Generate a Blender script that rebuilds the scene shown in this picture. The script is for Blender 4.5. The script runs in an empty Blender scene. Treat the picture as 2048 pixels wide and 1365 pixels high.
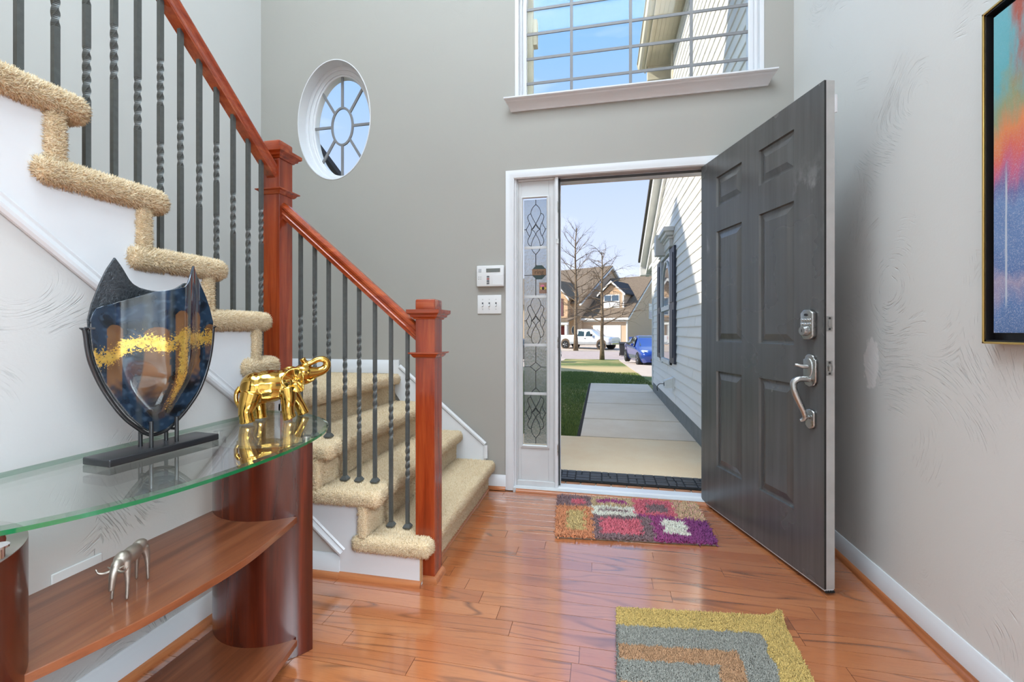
import bpy, bmesh, math, random
import numpy as np
from mathutils import Vector, Matrix, noise as mnoise
random.seed(7)
RNG = np.random.default_rng(11)
SC = bpy.context.scene
COL = SC.collection
PI = math.pi

# ------------------------------------------------------------------ camera
# level wide-angle camera 1.04 m above the floor, turned a little to the left
PSI = math.atan(178.6 / 870.0)
cd = bpy.data.cameras.new('camera')
cd.sensor_width = 36.0
cd.lens = 870.0 / 2048.0 * 36.0
cd.shift_y = -20.5 / 2048.0
cd.clip_start = 0.02
cd.clip_end = 500
cam = bpy.data.objects.new('camera', cd)
cam.location = (0, 0, 1.04)
cam.rotation_euler = (PI / 2, 0, PSI)
COL.objects.link(cam)
SC.camera = cam

# ------------------------------------------------------------------ colour management
vs = SC.view_settings
vs.view_transform = 'Standard'
vs.look = 'None'
vs.gamma = 1.0
vs.use_curve_mapping = False
vs.exposure = 0.42
SC.cycles.use_denoising = True
SC.cycles.max_bounces = 6
SC.cycles.diffuse_bounces = 3
SC.cycles.glossy_bounces = 3
SC.cycles.transmission_bounces = 4
SC.cycles.transparent_max_bounces = 10
SC.cycles.use_adaptive_sampling = True
SC.cycles.adaptive_threshold = 0.10
SC.cycles.use_light_tree = False
SC.cycles.caustics_reflective = False
SC.cycles.caustics_refractive = False
SC.cycles.sample_clamp_indirect = 6.0

# ------------------------------------------------------------------ sky
W = bpy.data.worlds.new('sky')
SC.world = W
W.use_nodes = True
nt = W.node_tree
nt.nodes.clear()
wo = nt.nodes.new('ShaderNodeOutputWorld')
bg = nt.nodes.new('ShaderNodeBackground')
tc = nt.nodes.new('ShaderNodeTexCoord')
sx = nt.nodes.new('ShaderNodeSeparateXYZ')
rp = nt.nodes.new('ShaderNodeValToRGB')
rp.color_ramp.elements[0].position = 0.0
rp.color_ramp.elements[0].color = (0.58, 0.64, 0.76, 1)
rp.color_ramp.elements[1].position = 1.0
rp.color_ramp.elements[1].color = (0.20, 0.38, 0.70, 1)
for p_, c_ in ((0.12, (0.52, 0.58, 0.73, 1)), (0.30, (0.41, 0.50, 0.71, 1)), (0.55, (0.23, 0.42, 0.74, 1))):
    e = rp.color_ramp.elements.new(p_)
    e.color = c_
nz = nt.nodes.new('ShaderNodeTexNoise')
nz.inputs['Scale'].default_value = 3.0
nz.inputs['Detail'].default_value = 6.0
mp = nt.nodes.new('ShaderNodeMapping')
mp.inputs['Scale'].default_value = (1.0, 1.0, 4.0)
cr = nt.nodes.new('ShaderNodeMapRange')
cr.inputs['From Min'].default_value = 0.56
cr.inputs['From Max'].default_value = 0.80
cr.inputs['To Max'].default_value = 0.55
mx = nt.nodes.new('ShaderNodeMix')
mx.data_type = 'RGBA'
mx.inputs['B'].default_value = (0.88, 0.92, 1.0, 1)
L = nt.links.new
L(tc.outputs['Generated'], sx.inputs[0])
L(sx.outputs['Z'], rp.inputs['Fac'])
L(tc.outputs['Generated'], mp.inputs['Vector'])
L(mp.outputs[0], nz.inputs['Vector'])
L(nz.outputs['Fac'], cr.inputs['Value'])
L(cr.outputs[0], mx.inputs['Factor'])
L(rp.outputs['Color'], mx.inputs['A'])
L(mx.outputs['Result'], bg.inputs['Color'])
bg.inputs['Strength'].default_value = 1.17
L(bg.outputs[0], wo.inputs[0])

# ------------------------------------------------------------------ lights
def add_light(name, kind, loc, energy, color=(1, 1, 1), size=1.0, size_y=None, aim=None):
    ld = bpy.data.lights.new(name, kind)
    ld.energy = energy
    ld.color = color
    if kind == 'AREA':
        ld.size = size
        if size_y:
            ld.shape = 'RECTANGLE'
            ld.size_y = size_y
    if kind == 'SUN':
        ld.angle = math.radians(0.55)
    o = bpy.data.objects.new(name, ld)
    o.location = loc
    if aim is not None:
        o.rotation_euler = Vector(aim).to_track_quat('-Z', 'Y').to_euler()
    COL.objects.link(o)
    return o

SUN_A, SUN_E = math.radians(15), math.radians(37)
add_light('sun', 'SUN', (0, 0, 30), 4.6, (1.0, 0.93, 0.82),
          aim=(math.cos(SUN_A) * math.cos(SUN_E), math.sin(SUN_A) * math.cos(SUN_E), -math.sin(SUN_E)))
# added unseen fill lights: foyer top, hall behind camera, side room on the right
FILL_TINT = (0.79, 0.93, 1.04)
add_light('foyer_fill_light', 'AREA', (-0.65, 0.45, 5.34), 160, FILL_TINT, 3.2, 1.8, aim=(0, 0, -1))
add_light('hall_fill_light', 'AREA', (0.1, -2.0, 2.66), 52, FILL_TINT, 2.3, 1.9, aim=(0, 0, -1))
add_light('side_room_fill_light', 'AREA', (2.45, -1.3, 2.68), 300, FILL_TINT, 2.2, 2.4, aim=(0, 0, -1))  # added to brighten the left wall through the opening

# ------------------------------------------------------------------ mesh tools
class MB:
    """collects shapes; build() links them as ONE mesh object"""
    def __init__(s):
        s.v = []
        s.f = []
        s.m = []
    def add(s, vs_, fs_, mi=0):
        b = len(s.v)
        s.v += [tuple(map(float, p)) for p in vs_]
        s.f += [tuple(b + i for i in f) for f in fs_]
        s.m += [mi] * len(fs_)
        return s
    def box(s, x0, y0, z0, x1, y1, z1, mi=0):
        if x0 > x1: x0, x1 = x1, x0
        if y0 > y1: y0, y1 = y1, y0
        if z0 > z1: z0, z1 = z1, z0
        return s.add([(x0, y0, z0), (x1, y0, z0), (x1, y1, z0), (x0, y1, z0), (x0, y0, z1), (x1, y0, z1), (x1, y1, z1), (x0, y1, z1)],
                     [(0, 3, 2, 1), (4, 5, 6, 7), (0, 1, 5, 4), (1, 2, 6, 5), (2, 3, 7, 6), (3, 0, 4, 7)], mi)
    def fbox(s, F, a0, b0, c0, a1, b1, c1, mi=0):
        """box in a frame F(a,b,c)->world"""
        t = MB().box(a0, b0, c0, a1, b1, c1)
        return s.add([F(*p) for p in t.v], t.f, mi)
    def prism(s, poly, F, h0, h1, mi=0, mi_side=None):
        """poly: list of 2D pts; F(a,b,h)->world"""
        n = len(poly)
        vs_ = [F(a, b, h0) for a, b in poly] + [F(a, b, h1) for a, b in poly]
        s.add(vs_, [tuple(range(n - 1, -1, -1)), tuple(range(n, 2 * n))], mi)
        b = len(s.v) - 2 * n
        for i in range(n):
            j = (i + 1) % n
            s.f.append((b + i, b + j, b + n + j, b + n + i))
            s.m.append(mi if mi_side is None else mi_side)
        return s
    def tube(s, path, r, seg=8, cap=True, closed=False, mi=0):
        P = [Vector(p) for p in path]
        n = len(P)
        rr = r if hasattr(r, '__len__') else [r] * n
        b = len(s.v)
        up = None
        for i in range(n):
            if closed:
                t = P[(i + 1) % n] - P[i - 1]
            else:
                t = P[min(i + 1, n - 1)] - P[max(i - 1, 0)]
            t.normalize()
            if up is None:
                up = Vector((0, 0, 1)) if abs(t.z) < .9 else Vector((1, 0, 0))
            x = t.cross(up)
            if x.length < 1e-6:
                x = t.orthogonal()
            x.normalize()
            up = x.cross(t).normalized()
            for k in range(seg):
                a = 2 * PI * k / seg
                s.v.append(tuple(P[i] + (x * math.cos(a) + up * math.sin(a)) * rr[i]))
        m = n if closed else n - 1
        for i in range(m):
            for k in range(seg):
                k2 = (k + 1) % seg
                i2 = (i + 1) % n
                s.f.append((b + i * seg + k, b + i * seg + k2, b + i2 * seg + k2, b + i2 * seg + k))
                s.m.append(mi)
        if cap and not closed:
            s.f.append(tuple(b + k for k in range(seg - 1, -1, -1)))
            s.f.append(tuple(b + (n - 1) * seg + k for k in range(seg)))
            s.m += [mi, mi]
        return s
    def sweep(s, prof, path, frame, mi=0, closed=False):
        """prof: closed 2D loop; frame(i)->(origin, ax, ay) per path index"""
        n, k = len(path), len(prof)
        b = len(s.v)
        for i in range(n):
            o, ax, ay = frame(i)
            for (p, q) in prof:
                s.v.append(tuple(Vector(o) + Vector(ax) * p + Vector(ay) * q))
        for i in range(n if closed else n - 1):
            i2 = (i + 1) % n
            for j in range(k):
                j2 = (j + 1) % k
                s.f.append((b + i * k + j, b + i * k + j2, b + i2 * k + j2, b + i2 * k + j))
                s.m.append(mi)
        if not closed:
            s.f.append(tuple(b + j for j in range(k - 1, -1, -1)))
            s.f.append(tuple(b + (n - 1) * k + j for j in range(k)))
            s.m += [mi, mi]
        return s
    def run(s, prof, p0, p1, ax, ay, mi=0):
        """straight extrusion of a 2D profile from p0 to p1"""
        return s.sweep(prof, [p0, p1], lambda i: ((p0, p1)[i], ax, ay), mi)
    def lathe(s, prof, c, seg=24, mi=0, axis=None):
        """prof (r,h) open; axis: Matrix 3x3 columns"""
        b = len(s.v)
        M = axis or Matrix.Identity(3)
        for (r, h) in prof:
            for k in range(seg):
                a = 2 * PI * k / seg
                s.v.append(tuple(Vector(c) + M @ Vector((r * math.cos(a), r * math.sin(a), h))))
        for i in range(len(prof) - 1):
            for k in range(seg):
                k2 = (k + 1) % seg
                s.f.append((b + i * seg + k, b + i * seg + k2, b + (i + 1) * seg + k2, b + (i + 1) * seg + k))
                s.m.append(mi)
        s.f.append(tuple(b + k for k in range(seg - 1, -1, -1)))
        s.f.append(tuple(b + (len(prof) - 1) * seg + k for k in range(seg)))
        s.m += [mi, mi]
        return s
    def mesh(s, name):
        me = bpy.data.meshes.new(name)
        me.from_pydata(s.v, [], s.f)
        if any(s.m):
            me.polygons.foreach_set('material_index', s.m)
        bm = bmesh.new()
        bm.from_mesh(me)
        bmesh.ops.recalc_face_normals(bm, faces=bm.faces)
        bm.to_mesh(me)
        bm.free()
        return me
    def build(s, name, mat, parent=None, smooth=False, bevel=0.0, bseg=2, auto=None):
        return link(name, s.mesh(name), mat, parent, smooth, bevel, bseg, auto)

def link(name, me, mat, parent=None, smooth=False, bevel=0.0, bseg=2, auto=None):
    for m in (mat if isinstance(mat, (list, tuple)) else [mat]):
        me.materials.append(m)
    if smooth or auto:
        me.polygons.foreach_set('use_smooth', [True] * len(me.polygons))
    if auto:
        ang = math.radians(auto)
        bm = bmesh.new()
        bm.from_mesh(me)
        for e in bm.edges:
            if len(e.link_faces) == 2 and e.calc_face_angle(0) > ang:
                e.smooth = False
        bm.to_mesh(me)
        bm.free()
    o = bpy.data.objects.new(name, me)
    COL.objects.link(o)
    if bevel:
        b = o.modifiers.new('bevel', 'BEVEL')
        b.width = bevel
        b.segments = bseg
        b.limit_method = 'ANGLE'
        b.angle_limit = math.radians(40)
        if smooth is False and bseg > 2:
            me.polygons.foreach_set('use_smooth', [True] * len(me.polygons))
            b.harden_normals = False
    if parent is not None:
        adopt(o, parent)
    return o

def adopt(o, parent):
    o.parent = parent
    o.matrix_parent_inverse = WORLD(parent).inverted()

def WORLD(o):
    if o.parent is None:
        return o.matrix_basis.copy()
    return WORLD(o.parent) @ o.matrix_parent_inverse @ o.matrix_basis

def tag(o, label, cat, group=None):
    o['label'] = label
    o['category'] = cat
    if group:
        o['group'] = group
    return o

def thing(name, label, cat, loc=(0, 0, 0), group=None):
    o = bpy.data.objects.new(name, None)
    o.empty_display_size = 0.1
    o.location = loc
    COL.objects.link(o)
    return tag(o, label, cat, group)

def structure(o, label=None):
    o['kind'] = 'structure'
    if label:
        o['label'] = label
    return o

def sroot(name, loc, label):
    o = bpy.data.objects.new(name, None)
    o.empty_display_size = 0.1
    o.location = loc
    COL.objects.link(o)
    return structure(o, label)

def lerp(a, b, t):
    return a + (b - a) * t

def interp(x, pts):
    if x <= pts[0][0]:
        return pts[0][1]
    for (a, b), (c, d) in zip(pts, pts[1:]):
        if x <= c:
            return b + (d - b) * (x - a) / (c - a)
    return pts[-1][1]

def smooth_path(pts, n=8):
    """Catmull-Rom through points"""
    P = [Vector(p) for p in pts]
    out = []
    for i in range(len(P) - 1):
        p0, p1, p2, p3 = P[max(i - 1, 0)], P[i], P[i + 1], P[min(i + 2, len(P) - 1)]
        for k in range(n):
            t = k / n
            out.append(0.5 * ((2 * p1) + (-p0 + p2) * t + (2 * p0 - 5 * p1 + 4 * p2 - p3) * t * t + (-p0 + 3 * p1 - 3 * p2 + p3) * t ** 3))
    out.append(P[-1])
    return out

# tufts: many little three-sided cones as one mesh, coloured by a vertex attribute
def tuft_mesh(name, pts, nrm, length, radius, lean=0.45, cols=None, bend=False):
    n = len(pts)
    pts = np.asarray(pts, float)
    nrm = np.asarray(nrm, float)
    d = nrm + RNG.normal(0, lean, (n, 3))
    d /= np.linalg.norm(d, axis=1)[:, None]
    ref = np.where(np.abs(d[:, 2:3]) < .9, np.array([[0, 0, 1.]]), np.array([[1., 0, 0]]))
    x = np.cross(d, ref)
    x /= np.linalg.norm(x, axis=1)[:, None]
    y = np.cross(d, x)
    ln = length * RNG.uniform(.7, 1.25, (n, 1))
    rd = radius * RNG.uniform(.75, 1.25, (n, 1))
    a0 = RNG.uniform(0, 2 * PI, (n, 1))
    V = []
    for k in range(3):
        a = a0 + 2 * PI * k / 3
        V.append(pts - nrm * radius * .5 + (x * np.cos(a) + y * np.sin(a)) * rd)
    if bend:
        d2 = d + RNG.normal(0, .7, (n, 3))
        mid = pts + d * ln * .55
        for k in range(3):
            a = a0 + 2 * PI * k / 3
            V.append(mid + (x * np.cos(a) + y * np.sin(a)) * rd * .95)
        V.append(mid + d2 / np.linalg.norm(d2, axis=1)[:, None] * ln * .6)
        q = 7
        tri = [(0, 1, 4), (0, 4, 3), (1, 2, 5), (1, 5, 4), (2, 0, 3), (2, 3, 5), (3, 4, 6), (4, 5, 6), (5, 3, 6)]
    else:
        V.append(pts + d * ln)
        q = 4
        tri = [(0, 1, 3), (1, 2, 3), (2, 0, 3)]
    V = np.stack(V, 1).reshape(-1, 3)
    base = (np.arange(n) * q)[:, None, None]
    T = (base + np.array(tri)[None]).reshape(-1, 3)
    me = bpy.data.meshes.new(name)
    me.vertices.add(len(V))
    me.vertices.foreach_set('co', V.ravel())
    me.loops.add(T.size)
    me.loops.foreach_set('vertex_index', T.ravel().astype(np.int32))
    me.polygons.add(len(T))
    me.polygons.foreach_set('loop_start', np.arange(0, T.size, 3, dtype=np.int32))
    me.polygons.foreach_set('loop_total', np.full(len(T), 3, dtype=np.int32))
    me.update()
    me.validate()
    if cols is not None:
        at = me.color_attributes.new('Col', 'FLOAT_COLOR', 'POINT')
        c = np.ones((n, 4))
        c[:, :3] = cols
        at.data.foreach_set('color', np.repeat(c, q, axis=0).ravel())
    return me

def sample_surface(o, density, keep=None):
    """random points and normals on the evaluated mesh of o (world coordinates)"""
    dg = bpy.context.evaluated_depsgraph_get()
    ev = o.evaluated_get(dg)
    me = ev.to_mesh()
    me.calc_loop_triangles()
    nv = len(me.vertices)
    co = np.empty(nv * 3)
    me.vertices.foreach_get('co', co)
    co = co.reshape(-1, 3)
    nt_ = len(me.loop_triangles)
    ti = np.empty(nt_ * 3, dtype=np.int32)
    me.loop_triangles.foreach_get('vertices', ti)
    ti = ti.reshape(-1, 3)
    A, B, C = co[ti[:, 0]], co[ti[:, 1]], co[ti[:, 2]]
    N = np.cross(B - A, C - A)
    ar = np.linalg.norm(N, axis=1) / 2
    N /= (ar * 2 + 1e-12)[:, None]
    ev.to_mesh_clear()
    n = int(ar.sum() * density)
    idx = RNG.choice(len(ar), n, p=ar / ar.sum())
    u, v = RNG.random(n), RNG.random(n)
    fl = u + v > 1
    u[fl], v[fl] = 1 - u[fl], 1 - v[fl]
    P = A[idx] + (B - A)[idx] * u[:, None] + (C - A)[idx] * v[:, None]
    Nn = N[idx]
    if keep is not None:
        k = keep(P, Nn)
        P, Nn = P[k], Nn[k]
    return P, Nn

def boolean_cut(o, cutters):
    for c in cutters:
        m = o.modifiers.new('cut', 'BOOLEAN')
        m.operation = 'DIFFERENCE'
        m.solver = 'EXACT'
        m.object = c
    dg = bpy.context.evaluated_depsgraph_get()
    me = bpy.data.meshes.new_from_object(o.evaluated_get(dg))
    o.modifiers.clear()
    o.data = me
    for c in cutters:
        bpy.data.objects.remove(c, do_unlink=True)

def text_mesh(name, body, size, F, mat, parent, depth=0.0008):
    cu = bpy.data.curves.new(name, 'FONT')
    cu.body = body
    cu.size = size
    cu.align_x = 'CENTER'
    cu.align_y = 'CENTER'
    cu.extrude = depth
    to = bpy.data.objects.new(name + '_tmp', cu)
    COL.objects.link(to)
    dg = bpy.context.evaluated_depsgraph_get()
    me = bpy.data.meshes.new_from_object(to.evaluated_get(dg))
    bpy.data.objects.remove(to, do_unlink=True)
    for v in me.vertices:
        v.co = Vector(F(v.co.x, v.co.y, v.co.z))
    me.materials.clear()
    return link(name, me, mat, parent)

# ------------------------------------------------------------------ materials
def srgb(r, g, b):
    f = lambda c: (c / 255 / 12.92) if c / 255 <= .04045 else ((c / 255 + .055) / 1.055) ** 2.4
    return (f(r), f(g), f(b), 1)

class NT:
    def __init__(s, name):
        s.mat = bpy.data.materials.new(name)
        s.mat.use_nodes = True
        s.t = s.mat.node_tree
        s.t.nodes.clear()
        s.out = s.t.nodes.new('ShaderNodeOutputMaterial')
    def n(s, kind, **kw):
        nd = s.t.nodes.new('ShaderNode' + kind)
        for k, v in kw.items():
            if k.startswith('_'):
                setattr(nd, k[1:], v)
            else:
                key = k.replace('__', ' ')
                if key not in nd.inputs:
                    key = int(key[1:]) if key[0] == 'i' and key[1:].isdigit() else key
                if isinstance(v, bpy.types.NodeSocket):
                    s.t.links.new(v, nd.inputs[key])
                else:
                    nd.inputs[key].default_value = v
        return nd
    def L(s, a, b):
        s.t.links.new(a, b)
    def co(s, kind='Object'):
        return s.n('TexCoord').outputs[kind]
    def map(s, vec, scale=(1, 1, 1), loc=(0, 0, 0), rot=(0, 0, 0)):
        m = s.n('Mapping', Vector=vec)
        m.inputs['Scale'].default_value = scale
        m.inputs['Location'].default_value = loc
        m.inputs['Rotation'].default_value = rot
        return m.outputs[0]
    def noise(s, vec, scale, detail=3.0, rough=.5, dist=0.0):
        return s.n('TexNoise', Vector=vec, Scale=scale, Detail=detail, Roughness=rough, Distortion=dist).outputs['Fac']
    def ramp(s, fac, stops):
        r = s.n('ValToRGB', Fac=fac)
        cr_ = r.color_ramp
        while len(cr_.elements) < len(stops):
            cr_.elements.new(.5)
        for e_, (p, c) in zip(cr_.elements, stops):
            e_.position = p
            e_.color = c if len(c) == 4 else tuple(c) + (1,)
        return r.outputs['Color']
    def mix(s, f, a, b, mode='MIX'):
        m = s.n('Mix', _data_type='RGBA', _blend_type=mode)
        for nm, v in (('Factor', f), ('A', a), ('B', b)):
            if isinstance(v, bpy.types.NodeSocket):
                s.L(v, m.inputs[nm])
            else:
                m.inputs[nm].default_value = v
        return m.outputs['Result']
    def math(s, op, a, b=0.0, c=None):
        m = s.n('Math', _operation=op)
        for i, v in enumerate((a, b, c)):
            if v is None:
                continue
            if isinstance(v, bpy.types.NodeSocket):
                s.L(v, m.inputs[i])
            else:
                m.inputs[i].default_value = v
        return m.outputs[0]
    def rng(s, v, a, b, c=0.0, d=1.0, smooth=False):
        m = s.n('MapRange', Value=v)
        m.inputs['From Min'].default_value = a
        m.inputs['From Max'].default_value = b
        m.inputs['To Min'].default_value = c
        m.inputs['To Max'].default_value = d
        if smooth:
            m.interpolation_type = 'SMOOTHSTEP'
        return m.outputs[0]
    def bump(s, h, strength=.3, dist=.01, normal=None):
        b = s.n('Bump', Height=h, Strength=strength, Distance=dist)
        if normal is not None:
            s.L(normal, b.inputs['Normal'])
        return b.outputs[0]
    def pbr(s, color, rough=.5, metal=0.0, normal=None, **kw):
        p = s.n('BsdfPrincipled')
        for nm, v in (('Base Color', color), ('Roughness', rough), ('Metallic', metal)):
            if isinstance(v, bpy.types.NodeSocket):
                s.L(v, p.inputs[nm])
            else:
                p.inputs[nm].default_value = v
        if normal is not None:
            s.L(normal, p.inputs['Normal'])
        for k, v in kw.items():
            key = k.replace('__', ' ')
            if isinstance(v, bpy.types.NodeSocket):
                s.L(v, p.inputs[key])
            else:
                p.inputs[key].default_value = v
        s.L(p.outputs[0], s.out.inputs[0])
        return s.mat
    def sep(s, v):
        return s.n('SeparateXYZ', Vector=v).outputs
    def comb(s, x, y, z):
        c = s.n('CombineXYZ')
        for i, v in enumerate((x, y, z)):
            if isinstance(v, bpy.types.NodeSocket):
                s.L(v, c.inputs[i])
            else:
                c.inputs[i].default_value = v
        return c.outputs[0]

def plain(name, rgb, rough=.5, metal=0.0, var=0.04, scale=8.0, bump=0.0, bscale=60.0, **kw):
    t = NT(name)
    c = t.co()
    f = t.noise(c, scale, 4.0)
    dk = tuple(x * (1 - var) for x in rgb[:3]) + (1,)
    lt = tuple(min(1, x * (1 + var)) for x in rgb[:3]) + (1,)
    col = t.mix(t.rng(f, .3, .7), dk, lt)
    nrm = t.bump(t.noise(c, bscale, 3.0), bump, .004) if bump else None
    return t.pbr(col, rough, metal, nrm, **kw)

def wall_mat(name, rgb, strength, worn=None):
    """painted plaster with brushed arcs"""
    t = NT(name)
    c = t.co()
    cd_ = t.n('VectorMath', _operation='ADD')
    nzv = t.n('TexNoise', Vector=c, Scale=1.6, Detail=1.0)
    t.L(c, cd_.inputs[0])
    sc = t.n('VectorMath', _operation='SCALE')
    t.L(nzv.outputs['Color'], sc.inputs[0])
    sc.inputs['Scale'].default_value = .55
    t.L(sc.outputs[0], cd_.inputs[1])
    vo = t.n('TexVoronoi', Vector=cd_.outputs[0], Scale=1.7)
    d = vo.outputs['Distance']
    pv = t.sep(c)
    strokes = t.noise(t.comb(t.math('MULTIPLY', d, 150.0), t.math('MULTIPLY', pv[2], 14.0), t.math('MULTIPLY', t.math('ADD', pv[0], pv[1]), 14.0)), 1.0, 3.0, .6)
    thin = t.rng(strokes, .54, .72, smooth=True)
    patch = t.rng(t.noise(c, 3.3, 3.0), .50, .66, smooth=True)
    brush = t.math('MULTIPLY', t.math('MULTIPLY', thin, patch), t.rng(d, .14, .30))
    fine = t.noise(c, 140.0, 2.0)
    h = t.math('ADD', t.math('MULTIPLY', brush, -1.0), t.math('MULTIPLY', fine, .10))
    nrm = t.bump(h, min(1.0, strength), .0035 * max(1.0, strength))
    big = t.noise(c, 1.3, 3.0)
    base = t.mix(t.rng(big, .3, .7), tuple(x * .97 for x in rgb[:3]) + (1,), rgb)
    col = t.mix(t.math('MULTIPLY', brush, .22 * strength), base, (rgb[0] * .45, rgb[1] * .45, rgb[2] * .45, 1))  # darker strokes stand for shading of their relief, put into the colour
    if worn is not None:       # a scuffed spot where a handle hit the paint
        (wy, wz, ry, rz) = worn
        e1 = t.math('DIVIDE', t.math('SUBTRACT', pv[1], wy), ry)
        e2 = t.math('DIVIDE', t.math('SUBTRACT', pv[2], wz), rz)
        rr = t.math('ADD', t.math('MULTIPLY', e1, e1), t.math('MULTIPLY', e2, e2))
        rr = t.math('ADD', rr, t.math('MULTIPLY', t.math('SUBTRACT', t.noise(c, 40.0, 3.0), .5), 2.0))
        col = t.mix(t.rng(rr, 1.15, .85), col, srgb(248, 245, 243))
    return t.pbr(col, .62, 0, nrm)

WHITE = srgb(214, 215, 217)
M = {}
M['wall_front'] = wall_mat('wall_paint_smooth_shaded', srgb(166, 163, 156), .12)  # same paint as the side walls, darkened to stand for shade
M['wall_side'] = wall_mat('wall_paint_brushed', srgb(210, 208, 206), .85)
M['wall_right'] = wall_mat('wall_paint_brushed_lit', srgb(222, 222, 219), .72, worn=(2.055, .905, .05, .10))  # same paint again, lightened to stand for light falling on it
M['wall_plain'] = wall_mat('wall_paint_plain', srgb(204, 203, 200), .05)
M['white'] = plain('white_trim_paint', srgb(220, 221, 224), .32, var=.015, bump=.03, bscale=30)
M['white_old'] = plain('white_door_paint', srgb(206, 207, 208), .38, var=.05, scale=5)
M['ceiling'] = plain('ceiling_paint', srgb(238, 238, 236), .8)

def oak_floor():
    t = NT('oak_floor')
    c = t.co()
    oi = t.n('ObjectInfo').outputs['Random']
    off = t.math('MULTIPLY', oi, 37.0)
    p = t.sep(c)
    v = t.comb(t.math('ADD', p[0], off), t.math('ADD', p[1], off), 0.0)
    # cathedral grain
    warp = t.noise(t.map(v, (2.2, 9.0, 1)), 1.0, 3.0, .55)
    cath = t.noise(t.map(v, (.75, 6.0, 1)), 1.0, 1.5, .45, .3)
    r1 = t.rng(t.math('PINGPONG', t.math('MULTIPLY', cath, 11.0), .5), .33, .5, smooth=True)
    r1 = t.math('MULTIPLY', r1, t.rng(warp, .40, .60))
    pore = t.noise(t.map(v, (10.0, 330.0, 1)), 1.0, 3.0, .7)
    base = t.ramp(oi, [(0.0, srgb(174, 98, 56)), (.35, srgb(185, 110, 64)), (.7, srgb(164, 90, 52)), (1.0, srgb(190, 116, 70))])
    col = t.mix(t.rng(warp, .3, .7, 0, .35), base, srgb(206, 138, 92))
    col = t.mix(t.math('MULTIPLY', r1, .70), col, srgb(104, 58, 38))
    col = t.mix(t.rng(pore, .52, .72, 0, .42), col, srgb(105, 58, 36))
    h = t.math('ADD', t.math('MULTIPLY', pore, .3), t.math('MULTIPLY', t.noise(c, 3.0, 2.0), .9))
    rough = t.rng(t.noise(c, 6.0, 4.0), .3, .7, .16, .27)
    return t.pbr(col, rough, 0, t.bump(h, .05, .004), Specular__IOR__Level=.8, Coat__Weight=1.0, Coat__Roughness=.12, Coat__IOR=2.1)
M['floor'] = oak_floor()

def wood(name, dark, mid, light, axis='Z', rough=.25, scale=1.0, coat=.3, blotch=0.0):
    t = NT(name)
    c = t.co()
    st = {'X': (1.6, 26, 26), 'Y': (26, 1.6, 26), 'Z': (26, 26, 1.6)}[axis]
    st = tuple(x * scale for x in st)
    g = t.noise(t.map(c, st), 1.0, 4.0, .6, .8)
    fine = t.noise(t.map(c, tuple(x * 7 for x in st)), 1.0, 2.0, .6)
    col = t.ramp(g, [(.25, dark), (.5, mid), (.78, light)])
    col = t.mix(t.rng(fine, .5, .75, 0, .35), col, dark)
    if blotch:
        bl = t.noise(t.map(c, tuple(x * .35 for x in st)), 1.0, 2.0)
        col = t.mix(t.rng(bl, .42, .62, 0, blotch), col, dark)
    return t.pbr(col, rough, 0, t.bump(fine, .05, .003), Coat__Weight=coat, Coat__Roughness=.12)
M['cherry_z'] = wood('newel_wood', srgb(106, 36, 14), srgb(150, 58, 25), srgb(178, 84, 40), 'Z', .24)
M['cherry_x'] = wood('rail_wood_x', srgb(112, 42, 16), srgb(156, 64, 28), srgb(182, 90, 42), 'X', .22)
M['cherry_y'] = wood('rail_wood_y', srgb(112, 42, 18), srgb(160, 66, 32), srgb(186, 92, 46), 'Y', .22)
M['shoe_x'] = wood('shoe_wood_x', srgb(140, 78, 44), srgb(176, 106, 64), srgb(196, 126, 80), 'X', .3)
M['shoe_y'] = wood('shoe_wood_y', srgb(140, 78, 44), srgb(176, 106, 64), srgb(196, 126, 80), 'Y', .3)
M['endgrain'] = plain('bare_plywood', srgb(200, 160, 115), .6, var=.12, scale=80)
M['mahogany_z'] = wood('console_wood_upright', srgb(46, 15, 8), srgb(94, 33, 15), srgb(140, 54, 24), 'Z', .26, .55, .35, .55)
M['mahogany_y'] = wood('console_wood_shelf', srgb(88, 44, 26), srgb(132, 74, 45), srgb(156, 96, 62), 'Y', .30, .6, .6, .2)

def iron():
    t = NT('wrought_iron')
    c = t.co()
    f = t.noise(c, 60.0, 3.0)
    return t.pbr(t.mix(f, srgb(74, 77, 76), srgb(98, 101, 100)), .40, .25, t.bump(f, .15, .001))
M['iron'] = iron()

def carpet(name, a, b, attr=False):
    t = NT(name)
    c = t.co()
    f = t.noise(c, 260.0, 2.0)
    g = t.noise(c, 14.0, 3.0)
    col = t.mix(t.rng(f, .35, .68), a, b)
    col = t.mix(t.rng(g, .35, .65, 0, .3), col, a)
    p = t.n('BsdfPrincipled', Roughness=.95)
    t.L(col, p.inputs['Base Color'])
    p.inputs['Sheen Weight'].default_value = .25
    t.L(t.bump(f, .9, .006), p.inputs['Normal'])
    t.L(p.outputs[0], t.out.inputs[0])
    return t.mat
M['carpet'] = carpet('beige_carpet', srgb(218, 186, 142), srgb(246, 226, 194))

def attr_mat(name, rough=.95, gain=.25):
    t = NT(name)
    a = t.n('Attribute', _attribute_name='Col').outputs['Color']
    f = t.noise(t.co(), 300.0, 2.0)
    col = t.mix(t.rng(f, .3, .7, 0, gain), a, t.mix(.65, a, (0.02, .015, .01, 1)))
    return t.pbr(col, rough, 0)
M['pile'] = attr_mat('yarn_pile')

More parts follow.
